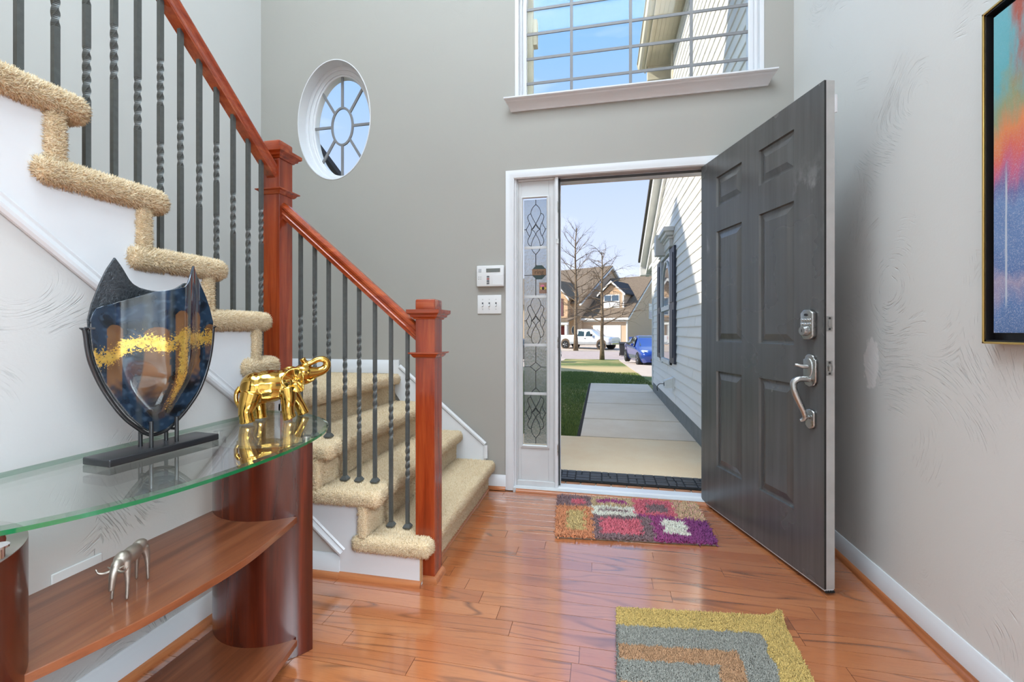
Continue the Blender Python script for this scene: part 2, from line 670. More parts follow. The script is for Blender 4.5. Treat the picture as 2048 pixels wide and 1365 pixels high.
def door_paint():
    t = NT('dark_grey_door_paint')
    c = t.co()
    br = t.noise(t.map(c, (28, 28, 1.1)), 1.0, 4.0, .6)
    big = t.noise(c, 2.2, 4.0)
    col = t.mix(t.rng(br, .3, .7), srgb(72, 73, 73), srgb(88, 89, 89))
    col = t.mix(t.rng(big, .40, .75, 0, .25), col, srgb(96, 97, 97))
    p = t.sep(c)
    # rubbed pale streaks by the lock side and hinge side
    w = t.noise(t.map(c, (10, 10, 5)), 1.0, 5.0, .65)
    zone = t.math('MULTIPLY', t.rng(p[2], 1.40, 1.52), t.rng(p[2], 1.78, 1.62))
    zone = t.math('MULTIPLY', zone, t.math('ADD', t.rng(p[1], 2.10, 2.05), t.rng(p[1], 2.70, 2.74)))
    col = t.mix(t.math('MULTIPLY', t.math('MULTIPLY', t.rng(w, .54, .66), zone), .55), col, srgb(140, 141, 141))
    rough = t.rng(big, .2, .8, .25, .29)
    return t.pbr(col, rough, 0, t.bump(br, .06, .002), Specular__IOR__Level=.8)
M['door'] = door_paint()
M['black'] = plain('black_rubber', srgb(26, 26, 26), .6)
M['dark_strip'] = plain('weather_strip', srgb(70, 72, 73), .5)

def nickel(name, rgb, r=.28):
    t = NT(name)
    c = t.co()
    f = t.noise(c, 25.0, 2.0)
    return t.pbr(rgb, t.rng(f, .3, .7, r - .02, r + .03), 1.0)
M['nickel'] = nickel('brushed_nickel', srgb(176, 176, 174))
M['steel'] = nickel('polished_steel', srgb(225, 226, 228), .12)
M['bronze'] = nickel('pewter', srgb(182, 172, 162), .48)
M['gold'] = nickel('gold_glaze', srgb(208, 166, 84), .10)
M['gold_frame'] = nickel('gold_frame', srgb(226, 186, 110), .3)
M['gunmetal'] = plain('gunmetal', srgb(70, 70, 72), .3, .8)

def pane(name, tint=(1, 1, 1, 1), ior=1.45, gloss=1.0):
    t = NT(name)
    tr = t.n('BsdfTransparent', Color=tint)
    gl = t.n('BsdfGlossy', Roughness=0.0)
    gl.inputs['Color'].default_value = (gloss, gloss, gloss, 1)
    f0 = ((ior - 1) / (ior + 1)) ** 2
    fc_ = t.n('LayerWeight', Blend=.5).outputs['Facing']
    sch = t.math('ADD', t.math('MULTIPLY', t.math('POWER', fc_, 5.0), 1 - f0), f0)
    m = t.n('MixShader')
    t.L(sch, m.inputs[0])
    t.L(tr.outputs[0], m.inputs[1])
    t.L(gl.outputs[0], m.inputs[2])
    t.L(m.outputs[0], t.out.inputs[0])
    return t.mat
M['pane'] = pane('window_glass', (.97, .985, .98, 1), 1.2)
M['table_glass'] = pane('table_glass', (.94, .97, .945, 1), 2.4)

def glass_edge():
    t = NT('green_glass_edge')
    tr = t.n('BsdfTransparent', Color=(.05, .45, .2, 1))
    p = t.n('BsdfPrincipled', Roughness=.08)
    p.inputs['Base Color'].default_value = (.012, .17, .055, 1)
    p.inputs['Coat Weight'].default_value = .6
    m = t.n('MixShader', i0=.72)
    t.L(tr.outputs[0], m.inputs[1])
    t.L(p.outputs[0], m.inputs[2])
    t.L(m.outputs[0], t.out.inputs[0])
    return t.mat
M['glass_edge'] = glass_edge()

def obscure_glass():
    t = NT('rain_glass')
    c = t.co()
    f = t.noise(t.map(c, (1, 1, .55)), 95.0, 2.0, .5, .6)
    nrm = t.bump(f, .8, .008)
    tl = t.n('BsdfTransparent', Color=(.90, .92, .92, 1))
    rf = t.n('BsdfRefraction', Roughness=.05, IOR=1.4)
    rf.inputs['Color'].default_value = (.90, .92, .92, 1)
    gl = t.n('BsdfGlossy', Roughness=.15)
    tr = t.n('BsdfTranslucent')
    tr.inputs['Color'].default_value = (.85, .85, .82, 1)
    for k in (rf, gl):
        t.L(nrm, k.inputs['Normal'])
    m1 = t.n('MixShader', i0=.30)
    t.L(rf.outputs[0], m1.inputs[1]); t.L(tl.outputs[0], m1.inputs[2])
    m2 = t.n('MixShader', i0=.22)
    t.L(m1.outputs[0], m2.inputs[1]); t.L(tr.outputs[0], m2.inputs[2])
    fr = t.n('Fresnel', IOR=1.4)
    t.L(nrm, fr.inputs['Normal'])
    m3 = t.n('MixShader')
    t.L(fr.outputs[0], m3.inputs[0]); t.L(m2.outputs[0], m3.inputs[1]); t.L(gl.outputs[0], m3.inputs[2])
    t.L(m3.outputs[0], t.out.inputs[0])
    return t.mat
M['rain_glass'] = obscure_glass()
M['mg'] = plain('muntin_backlit_grey', srgb(124, 124, 126), .4)  # grey stands for backlit shade, put into the colour
M['scr'] = plain('screw_grey', srgb(170, 170, 168), .4)
M['legtop'] = plain('leg_top_grey', srgb(120, 112, 104), .4)
M['lead'] = plain('lead_came', srgb(44, 42, 40), .45, .4)
M['plastic_white'] = plain('white_plastic', srgb(222, 222, 222), .35, var=.01)
M['plastic_grey'] = plain('grey_plastic', srgb(112, 116, 112), .3)
M['led_red'] = plain('red_button', srgb(150, 92, 92), .4)
M['led_dark'] = plain('dark_button', srgb(98, 100, 104), .4)

# ================================================================== the room
XR, XL, XFL, YF, YFO, YS, CEIL = 1.09, -1.39, -2.476, 2.79, 2.95, 1.665, 5.42
RISE, RUN = .185, .2217
XYZ = lambda a, b, h: (a, b, h)
XZ_Y = lambda a, b, h: (a, h, b)       # polygon in x,z extruded along y
YZ_X = lambda a, b, h: (h, a, b)       # polygon in y,z extruded along x

# floor: boards of about 76 mm running along x, each a part of its own
floor = structure(MB().box(XFL, -4.0, -.08, XR + .1, 2.92, -.009).build('floor', M['floor']), 'orange-brown oak plank floor of the entry hall')
def plank_mesh(w, d):
    b = MB()
    g = .0008
    e = .0002
    b.add([(g, g, -.010), (w - g, g, -.010), (w - g, d - g, -.010), (g, d - g, -.010),
           (g, g, -e), (w - g, g, -e), (w - g, d - g, -e), (g, d - g, -e),
           (g + e, g + e, 0), (w - g - e, g + e, 0), (w - g - e, d - g - e, 0), (g + e, d - g - e, 0)],
          [(0, 1, 5, 4), (1, 2, 6, 5), (2, 3, 7, 6), (3, 0, 4, 7), (4, 5, 9, 8), (5, 6, 10, 9), (6, 7, 11, 10), (7, 4, 8, 11), (8, 9, 10, 11)])
    me = b.mesh('plank')
    me.materials.append(M['floor'])
    return me
PW = .0762
plank_cache = {}
row = 0
y = 2.7432
while y > .05:
    y0 = y - PW
    x = XL - .02 - random.uniform(0, .9) if y0 < YS else -.95 - random.uniform(0, .5)
    while x < XR:
        w = random.choice([.35, .5, .62, .75, .9, 1.05, 1.2])
        x1 = min(x + w, XR)
        x0 = max(x, XL - .02 if y0 < YS - .03 else -.95)
        if x1 - x0 > .02:
            k = round(x1 - x0, 3)
            if k not in plank_cache:
                plank_cache[k] = plank_mesh(k, PW)
            o = bpy.data.objects.new('plank', plank_cache[k])
            o.location = (x0, y0, 0)
            COL.objects.link(o)
            adopt(o, floor)
        x += w
    y = y0
    row += 1

# front wall with the door unit, the arched window and the oval window cut out
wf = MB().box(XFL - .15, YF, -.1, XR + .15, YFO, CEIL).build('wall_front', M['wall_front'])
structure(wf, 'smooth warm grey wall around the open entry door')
OPX0, OPX1, OPZ = -.560, .655, 2.052
WX0, WX1, WZ0, WZS, WRISE = -.553, .933, 2.53, 3.20, .60
OVX, OVZ, OVA, OVB = -1.875, 2.551, .291, .431
def arch_poly(x0, x1, z0, zs, rise, n=28):
    cx_, a = (x0 + x1) / 2, (x1 - x0) / 2
    return [(x0, z0), (x1, z0)] + [(cx_ + a * math.cos(PI * k / n), zs + rise * math.sin(PI * k / n)) for k in range(n + 1)]
def ell(cx_, cz, a, b, n=56):
    return [(cx_ + a * math.cos(2 * PI * k / n), cz + b * math.sin(2 * PI * k / n)) for k in range(n)]
cut = [MB().box(OPX0, 2.5, -.5, OPX1, 3.3, OPZ).build('c', M['white']),
       MB().prism(arch_poly(WX0, WX1, WZ0, WZS, WRISE), XZ_Y, 2.5, 3.3).build('c', M['white']),
       MB().prism(ell(OVX, OVZ, OVA, OVB), XZ_Y, 2.5, 3.3).build('c', M['white'])]
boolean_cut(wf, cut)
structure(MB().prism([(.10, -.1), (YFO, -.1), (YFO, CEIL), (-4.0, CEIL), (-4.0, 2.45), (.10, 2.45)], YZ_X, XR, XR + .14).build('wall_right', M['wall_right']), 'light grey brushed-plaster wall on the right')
structure(MB().box(XFL - .14, -4.0, -.1, XFL, YFO, CEIL).build('wall_stairwell', M['wall_plain']), 'light grey stairwell wall behind the iron balusters')
structure(MB().box(XFL - .14, -4.14, -.1, 4.3, -4.0, CEIL).build('wall_back', M['wall_plain']), 'wall behind the camera')
structure(MB().box(XFL - .14, -4.14, CEIL, XR + .14, YFO, CEIL + .1).build('ceiling', M['ceiling']), 'white ceiling high above the foyer')
structure(MB().box(XL + .07, -4.0, 2.72, XR, -.9, 3.0).build('ceiling_hall', M['ceiling']), 'lower hall ceiling behind the camera')

structure(MB().box(4.2, -4.0, -.1, 4.3, .24, 2.8).build('wall_added_room', M['wall_plain']), 'far wall of the added side room beside the camera')  # unseen side room added to house the fill light for the left wall
structure(MB().box(XR + .14, .10, -.1, 4.3, .24, 2.8).build('wall_added_room_front', M['wall_plain']), 'front wall of the added side room beside the camera')
structure(MB().box(XR + .14, -4.0, 2.72, 4.3, .24, 2.8).build('ceiling_added_room', M['ceiling']), 'ceiling of the added side room beside the camera')
structure(MB().box(XR + .1, -4.0, -.08, 4.3, .24, -.002).build('floor_added_room', plain('grey_carpet', srgb(176, 176, 174), .95, bump=.3)), 'grey carpet floor of the added side room beside the camera')  # neutral floor chosen to keep warm bounce light down

# triangular wall under the stairs
def zt_up(y):                     # lower edge of the upper stringer
    return 1.040 - .834 * (y - 1.1)
poly = [(YS, 0), (YS, zt_up(YS) + .10), (-1.0, zt_up(-1.0) + .10), (-4.0, zt_up(-1.0) + .10), (-4.0, 0)]
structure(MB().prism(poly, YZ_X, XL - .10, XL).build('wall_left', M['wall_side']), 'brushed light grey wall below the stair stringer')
structure(MB().prism([(XL, 0), (-.72, 0), (-1.083, .12), (XL, .42)], XZ_Y, YS, YS + .05).build('wall_understair', M['wall_plain']), 'small grey triangle of wall under the lower steps')

# baseboards with a moulded cap, oak shoe below
BB = [(0, 0), (.014, 0), (.014, .068), (.010, .074), (.008, .086), (.004, .092), (0, .092)]
SH = [(0, 0), (.018, 0), (.0165, .007), (.012, .014), (.005, .019), (0, .020)]
def base(name, p0, p1, nx, ny, z=0.0, shoe=None, label=None):
    o = MB().run(BB, (p0[0], p0[1], z), (p1[0], p1[1], z), (nx, ny, 0), (0, 0, 1)).build(name, M['white'], auto=35)
    structure(o, label)
    if shoe:
        off = .014
        MB().run(SH, (p0[0] + nx * off, p0[1] + ny * off, z), (p1[0] + nx * off, p1[1] + ny * off, z), (nx, ny, 0), (0, 0, 1)).build('shoe_moulding', M[shoe], o, auto=35)
    return o
base('baseboard_right', (XR, .10), (XR, YF), -1, 0, 0, 'shoe_y', 'white baseboard with oak shoe along the right wall')
base('baseboard_left', (XL, -4.0), (XL, YS - .0), 1, 0, 0, 'shoe_y', 'white baseboard with oak shoe below the console')
base('baseboard_front', (-.742, YF), (-.613, YF), 0, -1, 0, 'shoe_x', 'short white baseboard between stairs and door casing')
base('baseboard_understair', (XL, YS), (-1.083, YS), 0, -1, 0, 'shoe_x', 'short white baseboard under the lower steps')
base('baseboard_landing', (XFL, YF), (-1.37, YF), 0, -1, .745, None, 'white baseboard above the carpeted landing')
base('baseboard_landing_side', (XFL, 1.70), (XFL, YF), 1, 0, .745, None, 'white baseboard on the far side of the landing')

# skirt board that steps down the front wall beside the lower flight
sk = [(-1.40, .62), (-1.40, .838), (-1.365, .838), (-1.365, .78), (-.745, .268), (-.745, 0), (-.95, 0)]
o = structure(MB().prism(sk, XZ_Y, YF, YF - .016).build('trim_1', M['white'], bevel=.002), 'white stair skirt board on the front wall')
cap = [(0, 0), (.008, 0), (.010, .012), (.006, .022), (0, .024)]
pth = [(-1.365, .790), (-.757, .286), (-.757, .200)]
b = MB()
for (a, c) in zip(pth, pth[1:]):
    dx, dz = c[0] - a[0], c[1] - a[1]
    l = math.hypot(dx, dz)
    b.run([(-p * 0, 0) if False else (p, q) for p, q in cap], (a[0], YF - .016, a[1]), (c[0], YF - .016, c[1]), (0, -1, 0), (-dz / l, 0, dx / l) if dz < 0 else (dz / l, 0, -dx / l))
b.build('skirt_cap', M['white'], o)

# ---------------------------------------------------------------- door unit: casing, jambs, sidelight panel, threshold
CAS = [(0, 0), (.057, 0), (.057, .010), (.050, .015), (.040, .013), (.020, .017), (.008, .012), (0, .010)]
o = sroot('trim_2', (0, YF, 0), 'white door casing and frame around the entry')
b = MB()
cx0, cx1, ct = -.613, .708, 2.086
fr = lambda P, AX: (lambda i: (P[i], AX[i], (0, -1, 0)))
P = [(cx0, YF, 0), (cx0, YF, ct), (cx1, YF, ct), (cx1, YF, 0)]
AX = [(1, 0, 0), (1, 0, -1), (-1, 0, -1), (-1, 0, 0)]
b.sweep(CAS, P, fr(P, AX))
b.build('casing', M['white'], o, auto=35)
b = MB()
b.box(-.560, YF + .002, 0, -.543, YFO + .01, OPZ)         # left frame
b.box(-.291, YF + .002, 0, -.272, YFO + .02, OPZ)         # mullion post
b.box(.636, YF + .002, 0, .655, YFO + .01, OPZ)           # hinge jamb
b.box(-.560, YF + .002, 2.034, .655, YFO + .02, OPZ)      # head
b.box(-.560, YF + .002, -.02, -.272, YFO + .01, .028)
b.build('jamb', M['white'], o, bevel=.002)
b = MB()
b.box(-.272, YF + .050, .03, -.259, YF + .072, 2.034)
b.box(.623, YF + .050, .03, .636, YF + .072, 2.034)
b.box(-.272, YF + .050, 2.019, .636, YF + .072, 2.034)
b.build('door_stop', M['white'], o, bevel=.002)
b = MB()
b.box(-.2725, YF + .044, .03, -.262, YF + .0505, 2.03)
b.box(-.272, YF + .044, 2.010, .636, YF + .0505, 2.026)
b.build('weather_strip', M['dark_strip'], o, bevel=.002)
MB().prism([(YF - .028, .0), (YF - .028, .024), (YF - .004, .026), (YF + .004, .030), (YF + .11, .020), (YF + .165, -.05), (YF + .165, -.08), (YF - .02, -.06)],
           lambda a, bb, h: (h, a, bb), -.560, .655).build('sill_base', M['white_old'], o, bevel=.002)
MB().prism([(YF + .002, .030), (YF + .012, .036), (YF + .100, .028), (YF + .130, .008), (YF + .130, .0), (YF + .002, .02)],
           lambda a, bb, h: (h, a, bb), -.272, .636).build('threshold', M['white'], o, bevel=.0015)
MB().run(SH, (-.54, YF - .028, 0), (.70, YF - .028, 0), (0, -1, 0), (0, 0, 1)).build('shoe_moulding', M['shoe_x'], o, auto=35)
b = MB()
b.box(-.268, YF - .002, 1.60, -.2725 - .012, YF + .004, 1.63)
for z in (.24, .93, 1.80):
    b.box(-.276, YF - .003, z, -.2715, YF + .035, z + .07)
b.build('strike_plate', M['nickel'], o)
# exterior brick-mould and lintel
b = MB()
b.box(-.66, YFO, -.1, -.560, YFO + .05, 2.14)
b.box(.655, YFO, -.1, .75, YFO + .05, 2.14)
b.box(-.66, YFO, 2.04, .75, YFO + .05, 2.14)
b.build('exterior_trim', plain('beige_trim', srgb(222, 205, 184), .5), o)

# ---------------------------------------------------------------- sidelight: window_3
SLY = 2.846
o = sroot('window_3', (-.418, SLY, 0), 'narrow leaded sidelight of textured glass beside the entry door')
gx0, gx1, gz0, gz1 = -.502, -.347, .295, 1.905
b = MB()
py0, py1 = YF + .022, YF + .062
b.box(-.543, py0, .028, gx0 - .012, py1, 2.034)
b.box(gx1 + .012, py0, .028, -.291, py1, 2.034)
b.box(gx0 - .012, py0, .028, gx1 + .012, py1, gz0 - .012)
b.box(gx0 - .012, py0, gz1 + .012, gx1 + .012, py1, 2.034)
b.build('panel', M['white_old'], o, bevel=.002)
b = MB()
b.box(-.543, py0 - .012, .028, -.291, py0, .062)
b.box(-.543, py0 - .012, .062, -.534, py0, 2.034)
b.box(-.300, py0 - .012, .062, -.291, py0, 2.034)
b.box(-.534, py0 - .012, 2.016, -.300, py0, 2.034)
b.build('stop_bead', M['white_old'], o, bevel=.003)
LIP = [(0, 0), (.018, 0), (.018, .006), (.012, .012), (.004, .008), (0, .008)]
P = [(gx0 - .018, py0, gz0 - .018), (gx0 - .018, py0, gz1 + .018), (gx1 + .018, py0, gz1 + .018), (gx1 + .018, py0, gz0 - .018)]
AX = [(1, 0, 1), (1, 0, -1), (-1, 0, -1), (-1, 0, 1)]
MB().sweep(LIP, P, fr(P, AX), closed=True).build('glass_frame', M['white_old'], o, auto=35)
GP = M['rain_glass']
kz = 2.877 / 870.0
zpx = lambda py_: 1.04 + (662 - py_) * kz
bars = [496, 594, 690.5, 787.6]
zs = [gz1] + [zpx(q) for q in bars] + [gz0]
for i in range(5):
    pg = MB().box(gx0, SLY, zs[i + 1], gx1, SLY + .006, zs[i]).build('pane', GP, o)
for q in bars:
    z = zpx(q)
    MB().box(gx0, SLY - .004, z - .009, gx1, SLY - .0005, z + .009).build('bar', M['white_old'], o, bevel=.001)
gcx = (gx0 + gx1) / 2 + .001
b = MB()
sy = SLY - .002
def came(pts, r=.0021):
    b.tube(smooth_path([(gcx + u, sy, z) for u, z in pts], 5), r, 6)
ku = (gx1 - gx0) / 218.0
def motif(top_px, hpx):
    sc_ = hpx / 505.0
    Z = lambda q: zpx(top_px + (q - 100) * sc_)
    for sg in (-1, 1):
        came([(sg * u * ku, Z(q)) for u, q in ((0, 100), (-33, 138), (-46, 190), (-30, 235), (0, 295), (38, 352))])
        came([(sg * u * ku, Z(q)) for u, q in ((38, 352), (14, 372), (0, 400), (-26, 450), (-42, 512), (-33, 562), (0, 605))])
        came([(sg * u * ku, Z(q)) for u, q in ((-46, 190), (-68, 205), (-76, 232), (-62, 275), (-42, 325), (-40, 352))])
        came([(sg * u * ku, Z(q)) for u, q in ((-40, 352), (-46, 395), (-68, 440), (-76, 472), (-64, 505), (-42, 518))])
        came([(sg * u * ku, Z(q)) for u, q in ((-60, 285), (-70, 315), (-88, 350), (-72, 395), (-58, 424))])
        came([(sg * -88 * ku, Z(350)), (sg * -109 * ku, Z(350))])
        came([(sg * 38 * ku, Z(352)), (sg * 18 * ku, Z(335)), (0, Z(300))])
motif(409.8, 100)
motif(592.5, 100)
motif(776, 100)
came([(0, gz1), (0, zpx(409.8))])
came([(0, zpx(509.8)), (0, zpx(592.5))], .0025)
came([(-.0775, zpx(551)), (0, zpx(551))])
came([(0, zpx(692.5)), (0, zpx(725))], .0022)
came([(0, zpx(743)), (0, zpx(776))], .0022)
came([(0, zpx(876)), (0, gz0)])
for s1, s2 in ((1, 1), (-1, 1), (1, -1), (-1, -1)):
    came([(0, zpx(734) + s2 * .030), (s1 * .036, zpx(734))])
for s1 in (-1, 1):
    came([(s1 * .036, zpx(734)), (s1 * .0775, zpx(734))])
b.build('leading', M['lead'], o)
# stickers on the glass
SF = lambda a, bb, h: (a, SLY - .0045 - h, bb)
ocx, ocz, R8 = -.4010, zpx(545.5), .050
st = tag(MB().prism([(ocx + R8 * math.cos(PI / 8 + k * PI / 4), ocz + R8 * math.sin(PI / 8 + k * PI / 4)) for k in range(8)], SF, 0, .0012).build('security_sticker', plain('sticker_green', srgb(38, 58, 58), .4)),
         'dark green octagonal security sticker with a tan band on the sidelight glass', 'sticker')
MB().box(ocx - .0462, SLY - .0066, ocz - .019, ocx + .0462, SLY - .0058, ocz + .021).build('band', plain('sticker_tan', srgb(128, 98, 72), .5), st)
text_mesh('lettering', 'ring', .040, lambda a, bb, h: (ocx + a, SLY - .0068 - h, ocz + .001 + bb), plain('sticker_ink', srgb(52, 36, 26), .5), st)
scx, scz = -.3745, zpx(577)
st = tag(MB().box(scx - .026, SLY - .0055, scz - .036, scx + .026, SLY - .0045, scz + .036).build('picture_sticker', plain('sticker_brown', srgb(140, 108, 92), .5, var=.2, scale=60)),
         'small square sticker showing a painted eye on the sidelight glass', 'sticker')
MB().prism(ell(scx + .001, scz - .002, .022, .009, 20), SF, .0012, .002).build('eye_white', plain('sticker_yellow', srgb(196, 178, 70), .5), st)
MB().prism(ell(scx + .000, scz - .002, .009, .011, 20), SF, .002, .0026).build('iris', plain('sticker_black', srgb(46, 30, 34), .5), st)
MB().prism(ell(scx - .004, scz + .014, .014, .007, 20), SF, .0012, .002).build('lid', plain('sticker_pink', srgb(206, 112, 140), .5), st)

# ---------------------------------------------------------------- arched window: window_1
o = sroot('window_1', (.19, YF, WZ0), 'large arched grid window above the entry door')
YG = 2.868
def arch_ring(b, x0, x1, z0, zs_, rise, w, y0, y1):
    """frame ring of width w between y0..y1 following the arch outline"""
    n = 28
    cx_, a = (x0 + x1) / 2, (x1 - x0) / 2
    outer = [(x0, z0)] + [(cx_ - a * math.cos(PI * k / n), zs_ + rise * math.sin(PI * k / n)) for k in range(n + 1)] + [(x1, z0)]
    inner = [(x0 + w, z0 + w)] + [(cx_ - (a - w) * math.cos(PI * k / n), zs_ + (rise - w) * math.sin(PI * k / n)) for k in range(n + 1)] + [(x1 - w, z0 + w)]
    m = len(outer)
    vs_ = [(p[0], y0, p[1]) for p in outer] + [(p[0], y0, p[1]) for p in inner] + [(p[0], y1, p[1]) for p in outer] + [(p[0], y1, p[1]) for p in inner]
    fs = []
    for i in range(m):
        j = (i + 1) % m
        fs += [(i, j, m + j, m + i), (2 * m + i, 3 * m + i, 3 * m + j, 2 * m + j), (i, 2 * m + i, 2 * m + j, j), (m + i, m + j, 3 * m + j, 3 * m + i)]
    b.add(vs_, fs)
b = MB()
arch_ring(b, WX0, WX1, WZ0 - .02, WZS, WRISE, .024, YF - .004, YFO)
b.build('jamb_liner', M['white'], o, bevel=.002)
b = MB()
arch_ring(b, WX0 + .022, WX1 - .022, WZ0 - .01, WZS, WRISE - .022, .018, YF + .035, YFO - .01)
b.build('stop_moulding', M['white'], o, bevel=.004)
b = MB()
arch_ring(b, WX0 + .038, WX1 - .038, WZ0 - .0, WZS, WRISE - .038, .028, YG - .018, YG + .03)
b.build('sash_frame', M['white'], o, bevel=.004)
gpoly = arch_poly(WX0 + .05, WX1 - .05, WZ0 + .01, WZS, WRISE - .05)
MB().prism(gpoly, XZ_Y, YG, YG + .004).build('pane', M['pane'], o)
mw = .0095
acx, aa, ab = (WX0 + WX1) / 2, (WX1 - WX0) / 2 - .06, WRISE - .06
def arch_top(x):
    return WZS + ab * math.sqrt(max(0, 1 - ((x - acx) / aa) ** 2))
for x in (-.191, .182, .546):
    MB().box(x - mw, YG - .008, WZ0 + .02, x + mw, YG - .001, arch_top(x) + .01).build('muntin', M['mg'], o, bevel=.002)
z = 2.685
while z < WZS + ab - .05:
    hw = aa if z < WZS else aa * math.sqrt(max(0, 1 - ((z - WZS) / ab) ** 2))
    MB().box(acx - hw - .01, YG - .0085, z - mw, acx + hw + .01, YG - .0015, z + mw).build('muntin', M['mg'], o, bevel=.002)
    z += .1640
# stool and crown apron
CR = [(0, 0), (.012, 0), (.014, .006), (.020, .012), (.030, .028), (.050, .043), (.056, .046), (.060, .052), (.068, .054), (.074, .060), (.074, .068), (0, .068)]
b = MB()
x0, x1, zb = -.573, .945, 2.468
P = [(x0, YF, zb), (x0, YF, zb), (x1, YF, zb), (x1, YF, zb)]
vs0 = []
prof = CR
n = len(prof)
for (x, sg) in ((x0, -1), (x1, 1)):
    for (p, q) in prof:
        vs0.append((x + sg * p * .55, YF - p, zb + q))
fs = [tuple(range(n)), tuple(range(2 * n - 1, n - 1, -1))]
for i in range(n):
    j = (i + 1) % n
    fs.append((i, j, n + j, n + i))
b.add(vs0, fs)
st_ = b.build('sill', M['white'], o, auto=30)
MB().box(WX0, YF - .002, 2.525, WX1, YG - .01, 2.535).build('stool', M['white'], o)

# ---------------------------------------------------------------- oval window: window_2
o = sroot('window_2', (OVX, YF, OVZ - OVB), 'oval window with eight spokes above the stair landing')
def ering(b, a0, b0, a1, b1, y0, y1, n=64):
    vs_, fs = [], []
    for (a, bb, yy) in ((a0, b0, y0), (a1, b1, y0), (a1, b1, y1), (a0, b0, y1)):
        vs_ += [(OVX + a * math.cos(2 * PI * k / n), yy, OVZ + bb * math.sin(2 * PI * k / n)) for k in range(n)]
    for r in range(4):
        r2 = (r + 1) % 4
        for k in range(n):
            k2 = (k + 1) % n
            fs.append((r * n + k, r * n + k2, r2 * n + k2, r2 * n + k))
    b.add(vs_, fs)
b = MB(); ering(b, OVA, OVB, OVA - .006, OVB - .006, YF - .002, YFO)
b.build('reveal', M['white'], o, smooth=False, auto=40)
GYO = 2.905
for (w0, w1, ya, yb) in ((.0, .026, 2.868, YFO), (.022, .052, 2.882, YFO), (.045, .066, 2.892, YFO)):
    b = MB(); ering(b, OVA - w0, OVB - w0, OVA - w1, OVB - w1, ya, yb)
    b.build('frame_ring', M['white'], o, bevel=.004, auto=40)
MB().prism(ell(OVX, OVZ, OVA - .055, OVB - .055), XZ_Y, GYO, GYO + .004).build('pane', M['pane'], o)
ra, rb = .092, .145
b = MB(); ering(b, ra, rb, ra - .017, rb - .017, GYO - .012, GYO - .001)
b.build('muntin_ring', M['mg'], o, bevel=.002)
for k in range(8):
    a = k * PI / 4
    e0 = Vector((OVX + (ra - .006) * math.cos(a), GYO - .006, OVZ + (rb - .006) * math.sin(a)))
    e1 = Vector((OVX + (OVA - .055) * math.cos(a), GYO - .006, OVZ + (OVB - .055) * math.sin(a)))
    d = (e1 - e0).normalized()
    sdir = Vector((-d.z, 0, d.x))
    MB().run([(-.009, -.005), (.009, -.005), (.009, .005), (-.009, .005)], e0, e1, sdir, (0, 1, 0)).build('spoke', M['mg'], o)

# ---------------------------------------------------------------- wall plates
def px_front(px, py_, yy):
    c_, s_ = math.cos(PSI), math.sin(PSI)
    r, u = (px - 1024) / 870, (662 - py_) / 870
    dx, dy = r * c_ - s_, r * s_ + c_
    return dx * yy / dy, 1.04 + u * yy / dy
# alarm keypad
kx0, kz1 = -.806, 1.468
kx1, kz0 = -.622, 1.330
t_ = thing('alarm_keypad', 'white alarm keypad with grey display beside the door casing', 'keypad', ((kx0 + kx1) / 2, YF, kz0))
MB().box(kx0, YF - .028, kz0, kx1, YF, kz1).build('body', M['plastic_white'], t_, bevel=.006, bseg=3)
MB().box(kx0 + .066, YF - .0295, kz1 - .044, kx1 - .024, YF - .027, kz1 - .020).build('display', M['plastic_grey'], t_)
MB().box(kx0 + .013, YF - .0295, kz1 - .042, kx0 + .034, YF - .027, kz1 - .022).build('indicator', plain('pale_grey_plastic', srgb(186, 188, 192), .4), t_)
for i, mm in enumerate(('led_dark', 'led_red', 'led_dark', 'led_dark')):
    MB().box(kx0 + .070, YF - .0300, kz1 - .079 - i * .0145, kx0 + .087, YF - .027, kz1 - .068 - i * .0145).build('button', M[mm], t_)
for i in range(2):
    for j in range(2):
        MB().box(kx0 + .012 + i * .014, YF - .0288, kz1 - .076 - j * .013, kx0 + .019 + i * .014, YF - .0278, kz1 - .0735 - j * .013).build('speaker_slot', M['led_dark'], t_)
MB().box(kx1 - .075, YF - .0292, kz0 + .010, kx1 - .004, YF - .0275, kz1 - .062).build('flip_cover', M['plastic_white'], t_, bevel=.001)
# triple switch plate
sx0, sx1, sz0, sz1 = -.806, -.644, 1.152, 1.276
t_ = thing('light_switch', 'white triple toggle switch plate below the alarm keypad', 'light switch', ((sx0 + sx1) / 2, YF, sz0))
MB().box(sx0, YF - .006, sz0, sx1, YF, sz1).build('plate', M['plastic_white'], t_, bevel=.003, bseg=3)
for i in range(3):
    x = sx0 + .036 + i * .0455
    tg = MB().prism([(x - .0045, 1.200), (x + .0045, 1.200), (x + .0045, 1.228), (x - .0045, 1.228)], XZ_Y, YF - .005, YF - .0075).build('toggle_slot', M['led_dark'], t_)
    MB().add([(x - .0036, YF - .006, 1.202), (x + .0036, YF - .006, 1.202), (x + .0036, YF - .006, 1.216), (x - .0036, YF - .006, 1.216),
              (x - .003, YF - .017, 1.203), (x + .003, YF - .017, 1.203), (x + .003, YF - .015, 1.210), (x - .003, YF - .015, 1.210)],
             [(0, 1, 2, 3), (7, 6, 5, 4), (0, 4, 5, 1), (1, 5, 6, 2), (2, 6, 7, 3), (3, 7, 4, 0)]).build('toggle', M['plastic_white'], t_)
    for z in (1.181, 1.247):
        MB().lathe([(.0028, 0), (.0028, .0012)], (x, YF - .006, z), 10, axis=Matrix(((1, 0, 0), (0, 0, -1), (0, 1, 0)))).build('screw', M['scr'], t_)
